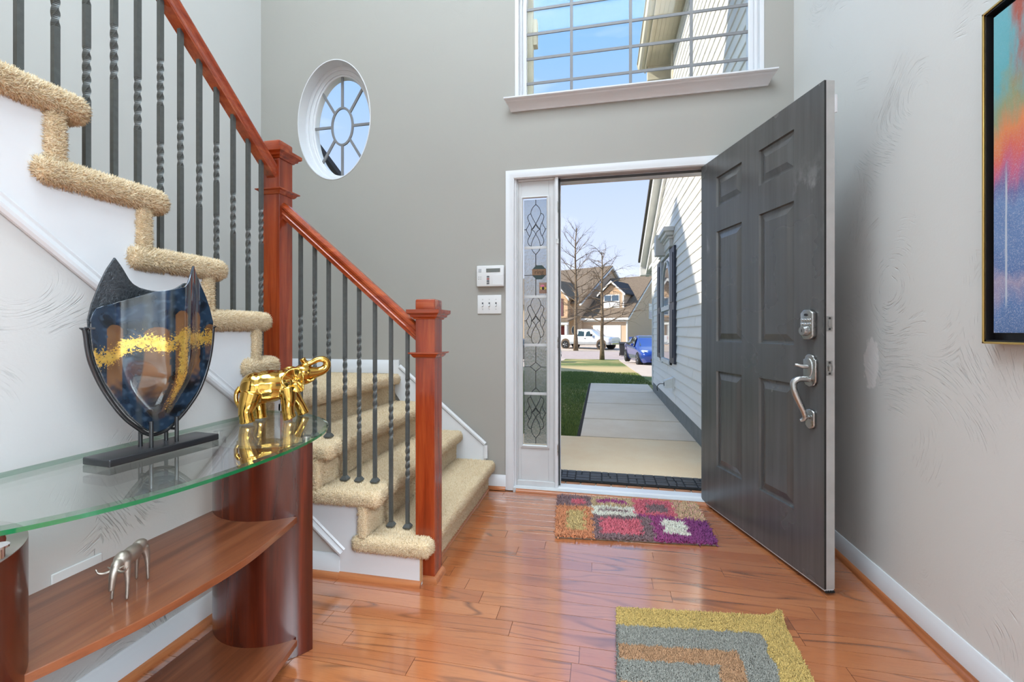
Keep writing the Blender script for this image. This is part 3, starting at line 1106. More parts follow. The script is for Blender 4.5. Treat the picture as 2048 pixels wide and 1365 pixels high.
# outlet plate on the left wall, half hidden by the console shelf
t_ = thing('outlet_plate', 'white double outlet plate low on the left wall behind the console shelf', 'outlet', (XL, .90, .30))
MB().box(XL, .858, .296, XL + .006, .974, .411).build('plate', M['plastic_white'], t_, bevel=.003, bseg=3)
for yy in (.887, .945):
    for zz in (.325, .372):
        MB().box(XL + .005, yy - .013, zz - .014, XL + .0075, yy + .013, zz + .014).build('socket', M['plastic_white'], t_, bevel=.002)

# ================================================================== staircase
TT = .066                                   # carpeted tread thickness
stair = thing('staircase', 'beige carpeted staircase with white stringers turning at a landing', 'staircase', (-1.3, 2.2, 0))
low_nose = lambda n: -.685 - RUN * (n - 1)
low_z = lambda n: RISE * n
up_nose = lambda n: 1.593 - RUN * (n - 2)
up_z = lambda n: .74 + RISE * n
PILE_A, PILE_B = np.array(srgb(216, 184, 138)[:3]), np.array(srgb(248, 228, 196)[:3])

def pile(o, density, length, radius, keep=None, name='pile'):
    P_, N_ = sample_surface(o, density, keep)
    if len(P_) == 0:
        return
    k = RNG.random((len(P_), 1)) ** .8
    c = PILE_A * (1 - k) + PILE_B * k
    po = link(name, tuft_mesh(name, P_, N_, length, radius, .5, c), M['pile'], o)
    po['kind'] = 'stuff'

YP = YS - .034                               # outer face of the carpet returns, lower flight
XP = XL + .034
# ---- lower flight, climbing towards -x
for n in range(1, 5):
    nx, z = low_nose(n), low_z(n)
    b = MB()
    if n < 4:
        b.box(nx - RUN - .06, YS + .02, z - TT, nx, YF - .002, z)
        b.box(nx - .335, YP, z - TT, nx + .010, YS + .045, z)
    else:
        b.box(XFL, YS + .10, z - TT, nx, YF - .002, z)
        b.box(XFL, 1.80, z - TT, XL - .11, YF - .002, z)
    o = b.build('tread' if n < 4 else 'landing', M['carpet'], stair, bevel=.026, bseg=5)
    pile(o, 60000 if n < 4 else 26000, .0095, .0020, lambda P_, N_: (N_[:, 2] > -.8) & (P_[:, 0] > -2.1) & (P_[:, 1] < YF - .01))
    b = MB()
    b.box(nx - .085, (YP + .004 if n > 1 else YS + .03) if n < 4 else YS + .12, low_z(n - 1) - .01, nx - .045, YF - .002, z - TT + .012)
    o = b.build('riser', M['carpet'], stair, bevel=.014, bseg=4)
    pile(o, 45000, .008, .0020, lambda P_, N_: (N_[:, 0] > .2) | (N_[:, 1] < -.2))
# ---- upper flight, climbing towards the camera
for n in range(1, 13):
    ny, z = up_nose(n), up_z(n)
    near = n <= 6
    b = MB()
    if n == 1:
        b.box(XFL, 1.50, z - TT, XL - .11, ny, z)
        b.box(XL - .06, 1.452, z - TT, XP, 1.642, z)
    else:
        b.box(XFL, ny - RUN - .06, z - TT, XL - .02, ny, z)
        b.box(XL - .045, ny - .335, z - TT, XP, ny + .004, z)
    o = b.build('tread', M['carpet'], stair, bevel=.028, bseg=5)
    if near:
        pile(o, 115000, .0115, .0020, lambda P_, N_: (P_[:, 0] > XL - .05) & (P_[:, 1] > .55))
    b = MB()
    if n == 1:
        b.box(XL - .03, 1.566, up_z(0) - .20, XP - .010, 1.612, z - TT + .015)
        b.box(XFL, ny - .085, .70, XL - .11, ny - .045, z - TT + .012)
    else:
        b.box(XFL, ny - .088, up_z(n - 1) - .01, XP - .010, ny - .048, z - TT + .012)
    o = b.build('riser', M['carpet'], stair, bevel=.012, bseg=4)
    if near:
        pile(o, 110000, .0095, .0019, lambda P_, N_: (P_[:, 0] > XL - .04) & (P_[:, 1] > .55))
# ---- white stringers
pts = [(YS, zt_up(YS)), (YS, up_z(1) - .03)]
for n in range(1, 12):
    pts += [(up_nose(n + 1) - .06, up_z(n) - .03), (up_nose(n + 1) - .06, up_z(n + 1) - .03)]
pts += [(-1.0, up_z(12) - .03), (-1.0, zt_up(-1.0))]
MB().prism(pts, YZ_X, XL - .05, XL + .010).build('stringer', M['white'], stair)
pts = [(XL, .35), (-1.083, .095), (-1.083, 0), (-.722, 0), (-.722, low_z(1) - .03), (low_nose(2) - .06, low_z(1) - .03), (low_nose(2) - .06, low_z(2) - .03),
       (low_nose(3) - .06, low_z(2) - .03), (low_nose(3) - .06, low_z(3) - .03), (XL, low_z(3) - .03)]
MB().prism(pts, XZ_Y, YS - .010, YS + .02).build('stringer', M['white'], stair)
pts = [(XL + .010, .30), (XL + .010, .72), (XL - .05, .72), (XL - .05, .30)]
MB().box(XL - .05, YS - .010, .33, XL + .010, YS + .03, .72).build('stringer_corner', M['white'], stair)
MB().box(-.7225, YS - .010, .012, -.719, YS + .012, low_z(1) - .02).build('board_end', M['endgrain'], stair)
# diagonal mouldings under the stringers
TR = [(0, 0), (.010, 0), (.016, .006), (.017, .014), (.012, .020), (.009, .028), (.012, .034), (.006, .040), (0, .040)]
l_ = math.hypot(1, .834)
MB().run(TR, (XL + .004, YS, zt_up(YS) - .006), (XL + .004, -1.0, zt_up(-1.0) - .006), (1, 0, 0), (0, .834 / l_, 1 / l_)).build('stringer_moulding', M['white'], stair, auto=30)
MB().run(TR, (XL, YS - .004, .345), (-1.083, YS - .004, .090), (0, -1, 0), (.834 / l_, 0, 1 / l_)).build('stringer_moulding', M['white'], stair, auto=30)
MB().run(SH, (-1.083, YS - .010, 0), (-.716, YS - .010, 0), (0, -1, 0), (0, 0, 1.15)).build('shoe_moulding', M['shoe_x'], stair, auto=35)
MB().run(SH, (-.690 - .045, YS + .12, 0), (-.690 - .045, YF, 0), (1, 0, 0), (0, 0, .4)).build('shoe_moulding', M['shoe_y'], stair, auto=35)
# closed-in back of the landing and upper void
MB().box(XFL, YS + .03, .0, -1.42, YF - .01, .66).build('landing_carcass', M['white'], stair)

# ================================================================== railing
rail = thing('stair_railing', 'cherry-wood stair railing with two square newels and twisted iron balusters', 'railing', (-.72, 1.742, 0))
YB, XB, NW = 1.742, -1.4555, .0425
def newel(cx_, cy, z0, ztop, shoe):
    b = MB().box(cx_ - NW, cy - NW, z0, cx_ + NW, cy + NW, ztop - .004)
    o = b.build('newel_post', M['cherry_z'], rail, bevel=.002)
    def collar(prof, z, nm):
        P = [(cx_ - NW, cy - NW, z), (cx_ + NW, cy - NW, z), (cx_ + NW, cy + NW, z), (cx_ - NW, cy + NW, z)]
        AX = [(-1, -1, 0), (1, -1, 0), (1, 1, 0), (-1, 1, 0)]
        MB().sweep(prof, P, lambda i: (P[i], AX[i], (0, 0, 1)), closed=True).build(nm, M['cherry_x'], o, auto=25)
    collar([(0, 0), (.005, 0), (.008, .006), (.016, .010), (.018, .018), (.025, .022), (.029, .026), (.029, .040), (0, .040)], ztop - .084, 'crown_moulding')
    collar([(0, 0), (.004, 0), (.010, .006), (.014, .014), (.023, .018), (.023, .023), (0, .024)], ztop - .245, 'collar_moulding')
    MB().box(cx_ - NW - .0005, cy - NW - .0005, ztop - .045, cx_ + NW + .0005, cy + NW + .0005, ztop).build('cap', M['cherry_x'], o, bevel=.006, bseg=3)
    if shoe:
        P = [(cx_ - NW, cy - NW, 0), (cx_ + NW, cy - NW, 0), (cx_ + NW, cy + NW, 0)]
        AX = [(0, -1, 0), (1, -1, 0), (1, 0, 0)]
        MB().sweep(SH, P, lambda i: (P[i], AX[i], (0, 0, 1.1))).build('shoe_moulding', M['shoe_x'], o, auto=35)
    return o
N1X = -.7185
newel(N1X, YB, 0, 1.172, True)
newel(XB, YB, .72, 1.900, False)

RAIL = [(-.021, 0), (.021, 0), (.021, .010), (.027, .014), (.027, .018), (.023, .022), (.024, .030), (.029, .036), (.030, .044), (.026, .051), (.015, .0555), (0, .057),
        (-.015, .0555), (-.026, .051), (-.030, .044), (-.029, .036), (-.024, .030), (-.023, .022), (-.027, .018), (-.027, .014), (-.021, .010)]
kv = 1.30
LR = lambda x: 1.633 - .856 * (x + 1.424) - .057 * kv          # underside of lower rail
UR = lambda y: 2.198 - .86 * (y - 1.24) - .057 * kv            # underside of upper rail
MB().run(RAIL, (XB + NW, YB, LR(XB + NW)), (N1X - NW, YB, LR(N1X - NW)), (0, 1, 0), (0, 0, kv)).build('handrail', M['cherry_x'], rail, auto=30)
MB().run(RAIL, (XB, YB - NW, UR(YB - NW)), (XB, .35, UR(.35)), (1, 0, 0), (0, 0, kv)).build('handrail', M['cherry_y'], rail, auto=30)

def baluster(x, y, z0, z1, double, shoe):
    hw = .0070
    mid = (z0 + z1) / 2
    spans = [(mid - .14 - .08, mid - .14 + .08), (mid + .14 - .08, mid + .14 + .08)] if double else [(mid - .085, mid + .085)]
    st_ = [(z0, 0.0)]
    ang = 0.0
    for (a, c) in spans:
        st_.append((a, ang))
        for k in range(1, 33):
            st_.append((lerp(a, c, k / 32), ang + 2 * PI * 1.25 * k / 32))
        ang += 2 * PI * 1.25
    st_.append((z1, ang))
    b = MB()
    vs_, fs = [], []
    for (z, a) in st_:
        for k in range(4):
            q = a + PI / 4 + k * PI / 2
            vs_.append((x + hw * 1.414 * math.cos(q), y + hw * 1.414 * math.sin(q), z))
    for i in range(len(st_) - 1):
        for k in range(4):
            k2 = (k + 1) % 4
            fs.append((i * 4 + k, i * 4 + k2, i * 4 + 4 + k2, i * 4 + 4 + k))
    fs += [(3, 2, 1, 0), tuple(len(vs_) - 4 + k for k in range(4))]
    b.add(vs_, fs)
    o = b.build('baluster', M['iron'], rail)
    if shoe:
        s = MB()
        vs_ = []
        for (w, z) in ((.0125, z0), (.0160, z0 + .005), (.0160, z0 + .009), (.0095, z0 + .019), (.0085, z0 + .021)):
            vs_ += [(x - w, y - w, z), (x + w, y - w, z), (x + w, y + w, z), (x - w, y + w, z)]
        fs = [(3, 2, 1, 0), (16, 17, 18, 19)]
        for i in range(4):
            for k in range(4):
                fs.append((i * 4 + k, i * 4 + (k + 1) % 4, i * 4 + 4 + (k + 1) % 4, i * 4 + 4 + k))
        s.add(vs_, fs).build('shoe', M['iron'], o)
for i, x in enumerate((-1.337, -1.265, -1.195, -1.114, -1.045, -.969, -.893, -.816)):
    n = 3 if i < 3 else (2 if i < 6 else 1)
    baluster(x, YB, low_z(n) + .006, LR(x) + .012, i % 3 == 1, True)
sc_ = XB / -1.39
for i, y0 in enumerate((.796, .869, .939, 1.008, 1.074, 1.144, 1.212, 1.282, 1.352, 1.426, 1.499, 1.567)):
    y = y0 * sc_
    n = 1
    while n < 12 and y < up_nose(n + 1) - .03:
        n += 1
    baluster(XB, y, up_z(n) + .002, UR(y) + .012, i % 3 == 2, False)

# ================================================================== entry door, standing open, outer face to the room
DP = Vector((.591, 2.799, 0))
DU = Vector((.2905, -.9565, 0)).normalized()
DN = Vector((-.9565, -.2905, 0)).normalized()         # out of the visible face
DF = lambda u, z, h: tuple(DP + DU * u + DN * h + Vector((0, 0, z)))     # (along, up, out)
door = sroot('door_1', tuple(DP + DU * .457), 'dark grey six-panel entry door standing open')
DW, DZ0, DZ1, DT = .918, .022, 2.026, .0445
cols = [(.160, .393), (.526, .757)]
rows = [(1.738, 1.908), (.979, 1.600), (.274, .813)]
bw = .0
# slab: rails and stiles around recessed panels, one closed mesh
b = MB()
us = [0, cols[0][0], cols[0][1], cols[1][0], cols[1][1], DW]
zs_ = [DZ0, rows[2][0], rows[2][1], rows[1][0], rows[1][1], rows[0][0], rows[0][1], DZ1]
def cellbox(u0, z0, u1, z1):
    b.add([DF(u0, z0, 0), DF(u1, z0, 0), DF(u1, z1, 0), DF(u0, z1, 0)], [(0, 1, 2, 3)])
for i in range(5):
    for j in range(7):
        if i in (1, 3) and j in (1, 3, 5):
            continue
        cellbox(us[i], zs_[j], us[i + 1], zs_[j + 1])
b.build('slab_face', M['door'], door)
b = MB()
b.add([DF(0, DZ0, -DT), DF(DW, DZ0, -DT), DF(DW, DZ1, -DT), DF(0, DZ1, -DT)], [(0, 3, 2, 1)])
b.add([DF(0, DZ0, -.0165), DF(DW, DZ0, -.0165), DF(DW, DZ1, -.0165), DF(0, DZ1, -.0165)], [(0, 1, 2, 3)])
b.build('slab_back', M['door'], door)
b = MB()
for (u0, u1) in ((DW - .0002, DW), (0, .0002)):
    b.fbox(lambda a, c, h: DF(a, c, h), u0, DZ0, -DT, u1, DZ1, -.0)
b.fbox(DF, 0, DZ1 - .0004, -DT, DW, DZ1, 0)
b.fbox(DF, 0, DZ0, -DT, DW, DZ0 + .0004, 0)
edge = b.build('slab_edge', plain('door_edge_paint', srgb(178, 178, 176), .4, var=.08, scale=14), door)
# chipped primer strip along the lock edge
MB().fbox(DF, DW, DZ0, -.0085, DW + .0004, DZ1, 0).build('edge_strip', M['black'], door)
b = MB()
for (p0, p1) in ((.0, .006), (.006, .012)):
    pass
for j, (z0, z1) in enumerate(rows):
    for (u0, u1) in cols:
        p = MB()
        prof = [(0, 0), (.004, -.0105), (.012, -.0115), (.018, -.0110), (.046, -.0025), (.048, -.0025)]
        prev = None
        vs_, fs = [], []
        for (w, h) in prof:
            vs_ += [DF(u0 + w, z0 + w, h), DF(u1 - w, z0 + w, h), DF(u1 - w, z1 - w, h), DF(u0 + w, z1 - w, h)]
        for i in range(len(prof) - 1):
            for k in range(4):
                k2 = (k + 1) % 4
                fs.append((i * 4 + k, i * 4 + k2, i * 4 + 4 + k2, i * 4 + 4 + k))
        m_ = (len(prof) - 1) * 4
        fs.append((m_, m_ + 1, m_ + 2, m_ + 3))
        p.add(vs_, fs)
        p.build('panel', M['door'], door)
# bottom sweep
MB().fbox(DF, 0, DZ0 - .006, -DT + .004, DW, DZ0, -.002).build('door_sweep', M['white_old'], door)
b = MB()
for k in range(4):
    b.fbox(DF, DW - .004, DZ0 - .012, -DT + .004 + k * .010, DW + .006, DZ0 - .004, -DT + .010 + k * .010)
b.build('sweep_fins', M['black'], door)
# hinges on the hidden side
for z in (.30, 1.02, 1.78):
    MB().tube([DF(.0, z - .045, -DT - .006), DF(.0, z + .045, -DT - .006)], .007, 10).build('hinge', M['nickel'], door)
MB().fbox(DF, DW - .002, 1.90, -DT - .006, DW + .006, 1.97, -DT).build('chain_plate', M['white'], door)
# latch plates in the edge
def edge_plate(zc, hh, latch):
    o = MB().fbox(DF, DW, zc - hh, -.034, DW + .0015, zc + hh, -.010).build('latch_plate', M['nickel'], door, bevel=.0007)
    for s in (-1, 1):
        MB().fbox(DF, DW + .001, zc + s * hh * .74 - .004, -.026, DW + .0025, zc + s * hh * .74 + .004, -.018).build('screw', M['gunmetal'], o)
    MB().fbox(DF, DW + .001, zc - .012, -.029, DW + (.010 if latch else .004), zc + .012, -.015).build('bolt', M['nickel'], o, bevel=.003)
edge_plate(1.068, .029, False)
edge_plate(.893, .029, True)

# keypad deadbolt
def plate(poly, h0, h1, name, parent, mat='nickel', bev=.003):
    return MB().prism(poly, DF, h0, h1).build(name, M[mat], parent, bevel=bev, bseg=3)
u0, u1, z0, z1 = .816, .882, 1.004, 1.126
uc = (u0 + u1) / 2
kp = [(u0, z0 + .014), (uc - .016, z0), (uc + .016, z0), (u1, z0 + .014), (u1, z1 - .014), (uc + .016, z1), (uc - .016, z1), (u0, z1 - .014)]
lock = plate(kp, 0, .020, 'keypad_lock', door, bev=.005)
MB().lathe([(.021, 0), (.0215, .006), (.018, .018), (.017, .020), (.008, .0205)], DF(uc, z0 + .036, .019), 24, axis=Matrix((DU, Vector((0, 0, 1)), DN)).transposed()).build('cylinder', M['nickel'], lock, auto=30)
MB().fbox(DF, uc - .0015, z0 + .030, .038, uc + .0015, z0 + .042, .0402).build('key_slot', M['black'], lock)
for i in range(4):
    for j in range(2):
        MB().lathe([(.0058, 0), (.0054, .003), (.003, .004)], DF(u0 + .012 + i * .0140, z1 - .042 - j * .017, .0195), 12, axis=Matrix((DU, Vector((0, 0, 1)), DN)).transposed()).build('button', M['steel'], lock, auto=40)
MB().lathe([(.010, 0), (.009, .003)], DF(uc, z1 - .021, .0195), 20, axis=Matrix((DU, Vector((0, 0, .55)), DN)).transposed()).build('logo_button', M['gunmetal'], lock)
# handle set
u0, u1, z0, z1 = .822, .888, .815, .945
uc = (u0 + u1) / 2
hp = []
for k in range(9):
    a = PI - PI * k / 8
    hp.append((uc + .024 * math.cos(a), z1 - .018 + .018 * math.sin(a)))
hp = [(u0, z1 - .022), (uc - .026, z1 - .020)] + hp + [(uc + .026, z1 - .020), (u1, z1 - .022), (u1, z0 + .020), (uc + .022, z0 + .004), (uc, z0 - .004), (uc - .022, z0 + .004), (u0, z0 + .020)]
hs = plate(hp, 0, .012, 'handle_set', door, bev=.004)
MB().prism([(uc + .020 * math.cos(2 * PI * k / 24), .890 + .040 * math.sin(2 * PI * k / 24)) for k in range(24)], DF, .010, .017).build('boss', M['nickel'], hs, bevel=.004, bseg=3)
tl = smooth_path([DF(uc - .004, .893, .014), DF(uc - .010, .894, .032), DF(uc - .016, .899, .046), DF(uc - .022, .900, .056)], 5)
MB().tube(tl, [.009] * 5 + list(np.linspace(.009, .006, len(tl) - 5)), 10).build('thumb_latch', M['nickel'], hs, smooth=True)
gp = smooth_path([DF(uc, .842, .006), DF(uc - .004, .844, .030), DF(uc - .010, .842, .052), DF(uc - .016, .826, .066), DF(uc - .012, .795, .066), DF(uc - .004, .755, .054), DF(uc + .004, .715, .040), DF(uc + .006, .690, .034), DF(uc + .000, .678, .038), DF(uc - .006, .674, .046)], 6)
rr = [interp(k / (len(gp) - 1), [(0, .012), (.25, .0125), (.45, .0125), (.75, .0095), (.9, .0085), (1, .0065)]) for k in range(len(gp))]
MB().tube(gp, rr, 14).build('grip', M['nickel'], hs, smooth=True)
lp = [(uc - .022, .710), (uc - .014, .718), (uc, .722), (uc + .014, .718), (uc + .024, .710), (uc + .024, .654), (uc + .012, .644), (uc, .640), (uc - .012, .644), (uc - .022, .654)]
plate(lp, 0, .012, 'foot_plate', hs, bev=.004)
MB().tube([DF(uc + .004, .690, .008), DF(uc + .006, .690, .036)], .008, 12).build('foot_post', M['nickel'], hs, smooth=True)
# inside knob and thumb turn peeking past the edge
MB().lathe([(.014, 0), (.012, .012), (.026, .026), (.027, .038), (.018, .046), (.004, .048)], DF(.850, .893, -DT), 20, axis=Matrix((-DU, Vector((0, 0, 1)), -DN)).transposed()).build('knob', M['nickel'], door, smooth=True)
b = MB().fbox(DF, .812, 1.010, -DT - .022, .884, 1.140, -DT)
o = b.build('inner_lock_body', M['nickel'], door, bevel=.003)
MB().fbox(DF, .843, 1.045, -DT - .050, .853, 1.062, -DT - .02).build('thumb_turn', M['nickel'], o, bevel=.003)

# ================================================================== console table
ct_ = thing('console_table', 'glass-topped console table with curved dark mahogany legs and two shelves', 'table', (-1.11, .95, 0))
YC = .98
def sup(n_exp, k, n):
    a = PI * k / n
    c_, s_ = math.cos(a), math.sin(a)
    f = lambda v: math.copysign(abs(v) ** (2 / n_exp), v)
    return f(c_), f(s_)
GX, GW, GL = -1.362, .508, .592
out = []
for k in range(81):
    c_, s_ = sup(2.4, k, 80)
    out.append((GX + GW * s_, YC + GL * c_))
inn = []
for (x, y) in out:
    inn.append((GX + max(x - GX - .010, 0.002), YC + (y - YC) * .984))
gz0, gz1 = .698, .7115
b = MB()
n = len(out)
vs_ = [(x, y, gz0) for x, y in out] + [(x, y, gz1 - .005) for x, y in out] + [(x, y, gz1) for x, y in inn] + [(x, y, gz0) for x, y in inn]
fs, mi = [], []
fs.append(tuple(range(2 * n, 3 * n))); mi.append(0)
fs.append(tuple(range(n - 1, -1, -1))); mi.append(0)
for i in range(n):
    j = (i + 1) % n
    fs.append((i, j, n + j, n + i)); mi.append(1)
    fs.append((n + i, n + j, 2 * n + j, 2 * n + i)); mi.append(2 if i < n - 1 else 1)
b.add(vs_[:3 * n], fs)
b.m = mi
bev = pane('bevelled_glass', (.72, .90, .78, 1), 1.6)
b.build('glass_top', [M['table_glass'], M['glass_edge'], bev], ct_)
# curved legs
LR_, LCX, LCY, LTH = .2112, -1.11, 1.358, .026
LM = .882                                       # the legs mirror each other about this y
def leg_arc(r, mirror, n=28, half=62.5):
    P_ = []
    for k in range(n + 1):
        a = math.radians(-90 - half + 2 * half * k / n)
        y = LCY + r * math.sin(a)
        P_.append((LCX + r * math.cos(a), 2 * LM - y if mirror else y))
    return P_
for mirror in (False, True):
    poly = leg_arc(LR_, mirror) + leg_arc(LR_ - LTH, mirror)[::-1]
    lg = MB().prism(poly, XYZ, 0, .676).build('leg', M['mahogany_z'], ct_, bevel=.0015, auto=40)
    MB().prism([(x, y) for x, y in poly], XYZ, .6755, .6768).build('leg_top', M['legtop'], lg)
    for a in (-148, -90, -32):
        r = LR_ - LTH / 2 if a == -90 else LR_ - LTH * .5
        y = LCY + r * math.sin(math.radians(a))
        x = LCX + r * math.cos(math.radians(a))
        y = 2 * LM - y if mirror else y
        if a == -90:
            continue
        MB().lathe([(.011, 0), (.011, .018), (.016, .018), (.016, .0215)], (x, y, .6765), 18).build('standoff', M['steel'], lg, auto=40)
        MB().box(x - .012, y + (.014 if not mirror else -.018), .620, x + .012, y + (.018 if not mirror else -.014), .676).build('bracket', M['steel'], lg, bevel=.001)
# shelves between the legs
front = [(-.944, 1.214), (-.931, 1.15), (-.920, 1.086), (-.908, 1.02), (-.902, .966), (-.902, .90), (-.905, .863), (-.912, .78), (-.920, .72), (-.935, .666), (-.955, .60), (-.972, .551)]
fc = [(p.x, p.y) for p in smooth_path([(x, y, 0) for x, y in front], 4)]
arcR = [p for p in leg_arc(LR_ - .006, False) if p[0] > -1.249][::-1]
arcL = [p for p in leg_arc(LR_ - .006, True) if p[0] > -1.249][::-1]
arcR = [p for p in arcR if p[0] < -.965]
arcL = [p for p in arcL if p[0] < -.985]
poly = fc + arcL[::1] + [(-1.25, arcL[-1][1]), (-1.25, arcR[-1][1])] + arcR[::-1]
for z in (.45, .06):
    MB().prism(poly, XYZ, z - .019, z).build('shelf', M['mahogany_y'], ct_, bevel=.0015)

# ================================================================== vase on stand
VA = Vector((-1.197, .827, .7120))
VS = Vector((.08, .9968, 0)).normalized()
VN = Vector((.9968, -.08, 0)).normalized()
VF = lambda s_, z, h: tuple(VA + VS * s_ + VN * h + Vector((0, 0, z - .7120)))
vase = thing('art_glass_vase', 'dark blue glass envelope vase with gold flakes on a black metal stand', 'vase', tuple(VA + VS * .142))
MB().fbox(lambda a, c, h: VF(a, c, h), 0, .7120, -.047, .284, .7305, .047).build('base', plain('black_lacquer', srgb(34, 35, 38), .28, var=.1), vase, bevel=.003, bseg=3)
zb_pts = [(-.0135, 1.066), (-.012, 1.03), (-.009, 1.0), (-.002, .965), (.016, .915), (.041, .867), (.07, .822), (.1, .787), (.12, .770), (.138, .7645), (.158, .769), (.18, .784), (.21, .814), (.246, .860), (.268, .905), (.283, .955), (.291, 1.0), (.296, 1.066)]
zf_pts = [(-.0135, 1.067), (-.010, 1.080), (-.002, 1.094), (.012, 1.101), (.03, 1.106), (.06, 1.120), (.1, 1.142), (.14, 1.152), (.165, 1.160), (.180, 1.175), (.195, 1.198), (.221, 1.228), (.25, 1.190), (.272, 1.145), (.285, 1.11), (.296, 1.067)]
zk_pts = [(-.0135, 1.067), (-.006, 1.105), (.01, 1.155), (.025, 1.193), (.042, 1.224), (.06, 1.200), (.078, 1.174), (.09, 1.163), (.11, 1.155), (.14, 1.150), (.18, 1.150), (.205, 1.165), (.221, 1.180), (.25, 1.170), (.272, 1.143), (.285, 1.108), (.296, 1.067)]
def sst(x):
    x = min(1, max(0, x))
    return x * x * (3 - 2 * x)
def bulge(s_, z):
    half = .092 * sst((z - .775) / .22) ** .6 + .004
    d = abs(s_ - (.145 + .01 * (z - 1))) / half
    return .060 * sst(1.15 - d) * sst((z - .79) / .14) if d < 1.15 else 0.0
def sheet(zt_pts, front, NS=170, NZ=190):
    vs_, cols_ = [], []
    for i in range(NS + 1):
        t = i / NS
        s_ = -.0135 + .3095 * (.5 - .5 * math.cos(PI * t))
        zb, zt = interp(s_, zb_pts), interp(s_, zt_pts)
        for j in range(NZ + 1):
            z = lerp(zb, zt, j / NZ)
            h = .006 + bulge(s_, z) if front else -.004 - .35 * bulge(s_, z)
            vs_.append(VF(s_, z, h))
            cols_.append(vase_col(s_, z) if front else (.045, .05, .055, 0))
    fs = []
    for i in range(NS):
        for j in range(NZ):
            a = i * (NZ + 1) + j
            fs.append((a, a + NZ + 1, a + NZ + 2, a + 1))
    me = bpy.data.meshes.new('sheet')
    me.from_pydata(vs_, [], fs)
    at = me.color_attributes.new('Col', 'FLOAT_COLOR', 'POINT')
    at.data.foreach_set('color', [x for c in cols_ for x in c])
    return me
BARS = [(.018, .052, 1.055, .86), (.083, .127, 1.050, .84), (.139, .178, 1.094, .80), (.221, .254, 1.096, .88), (.205, .222, 1.06, .95), (.270, .300, 1.06, .95)]
def mixc(a, b_, t):
    return tuple(x + (y - x) * t for x, y in zip(a, b_))
NAVY, DEEP, SMOKE, BROWN = srgb(32, 50, 70)[:3], srgb(10, 13, 18)[:3], srgb(70, 76, 74)[:3], srgb(128, 92, 58)[:3]
def vase_col(s_, z):
    p = Vector((s_ * 30, z * 30, 0))
    n1 = mnoise.noise(p) * .5 + .5
    n2 = mnoise.noise(p * 2.7) * .5 + .5
    c = mixc(NAVY, DEEP, sst((n1 - .35) * 2.2))
    c = mixc(c, srgb(70, 92, 112)[:3], .45 * sst((n2 - .55) * 4))
    # smoky vertical bands towards the middle
    bnd = sst((math.sin(s_ * 150 + 1.5 * n1) - .1) * 1.2) * sst(1 - abs(s_ - .11) / .07)
    c = mixc(c, SMOKE, .55 * bnd)
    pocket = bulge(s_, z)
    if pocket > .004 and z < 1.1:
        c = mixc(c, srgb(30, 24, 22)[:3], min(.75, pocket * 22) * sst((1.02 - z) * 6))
    for (a, d, top, bot) in BARS:
        r = (d - a) / 2
        m = (a + d) / 2
        zt = top - r + math.sqrt(max(0, r * r - (s_ - m) ** 2)) if abs(s_ - m) < r else 0
        w = .006 * (n2 - .5)
        if a + w < s_ < d + w and z < zt:
            fade = sst((z - bot) / .07 + (n2 - .5) * .8)
            c = mixc(c, mixc(BROWN, srgb(92, 62, 38)[:3], n1), .9 * fade)
    # gold leaf: a wavering band and a falling streak
    zc = interp(s_, [(-.02, .962), (.03, .985), (.08, 1.008), (.12, 1.006), (.16, 1.026), (.20, 1.012), (.25, 1.02), (.30, 1.01)])
    g = math.exp(-((z - zc + .006 * math.sin(s_ * 60)) / (.020 + .008 * n1)) ** 2) * (.45 + 1.1 * (mnoise.noise(p * 1.7 + Vector((9, 3, 0))) * .5 + .5))
    sc2 = interp(z, [(.80, .150), (.87, .160), (.93, .160), (1.0, .165)])
    g2 = math.exp(-((s_ - sc2) / .017) ** 2) * sst((z - .80) * 14) * (1 if z < zc else 0) * (.75 + .5 * n1)
    return (c[0], c[1], c[2], min(1, max(g, g2)))
def vase_mat():
    t = NT('art_glass')
    at = t.n('Attribute', _attribute_name='Col')
    c = t.co()
    nz_ = t.noise(c, 210.0, 3.0, .6, .5)
    fl = t.math('MULTIPLY', at.outputs['Alpha'], 1.0)
    gate = t.rng(t.math('ADD', nz_, t.math('MULTIPLY', fl, .36)), .715, .735)
    gate = t.math('MULTIPLY', gate, t.rng(fl, .06, .14))
    gold = t.mix(t.noise(c, 90.0, 2.0), srgb(206, 148, 40), srgb(255, 222, 120))
    col = t.mix(gate, at.outputs['Color'], gold)
    return t.pbr(col, t.math('ADD', t.math('MULTIPLY', gate, .2), .10), t.math('MULTIPLY', gate, .7), t.bump(t.math('ADD', gate, t.noise(c, 40.0, 2.0)), .10, .002), Coat__Weight=.8, Coat__Roughness=.03)
VM = vase_mat()
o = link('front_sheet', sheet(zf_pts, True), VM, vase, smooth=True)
m_ = o.modifiers.new('thick', 'SOLIDIFY'); m_.thickness = .005; m_.offset = 0
def rough_glass():
    t = NT('hammered_glass')
    c = t.co()
    f = t.noise(c, 150.0, 3.0, .6)
    return t.pbr(t.mix(f, srgb(34, 38, 42), srgb(92, 98, 104)), .22, .35, t.bump(f, .8, .004))
o = link('back_sheet', sheet(zk_pts, False, 90, 90), rough_glass(), vase, smooth=True)
m_ = o.modifiers.new('thick', 'SOLIDIFY'); m_.thickness = .005; m_.offset = 0
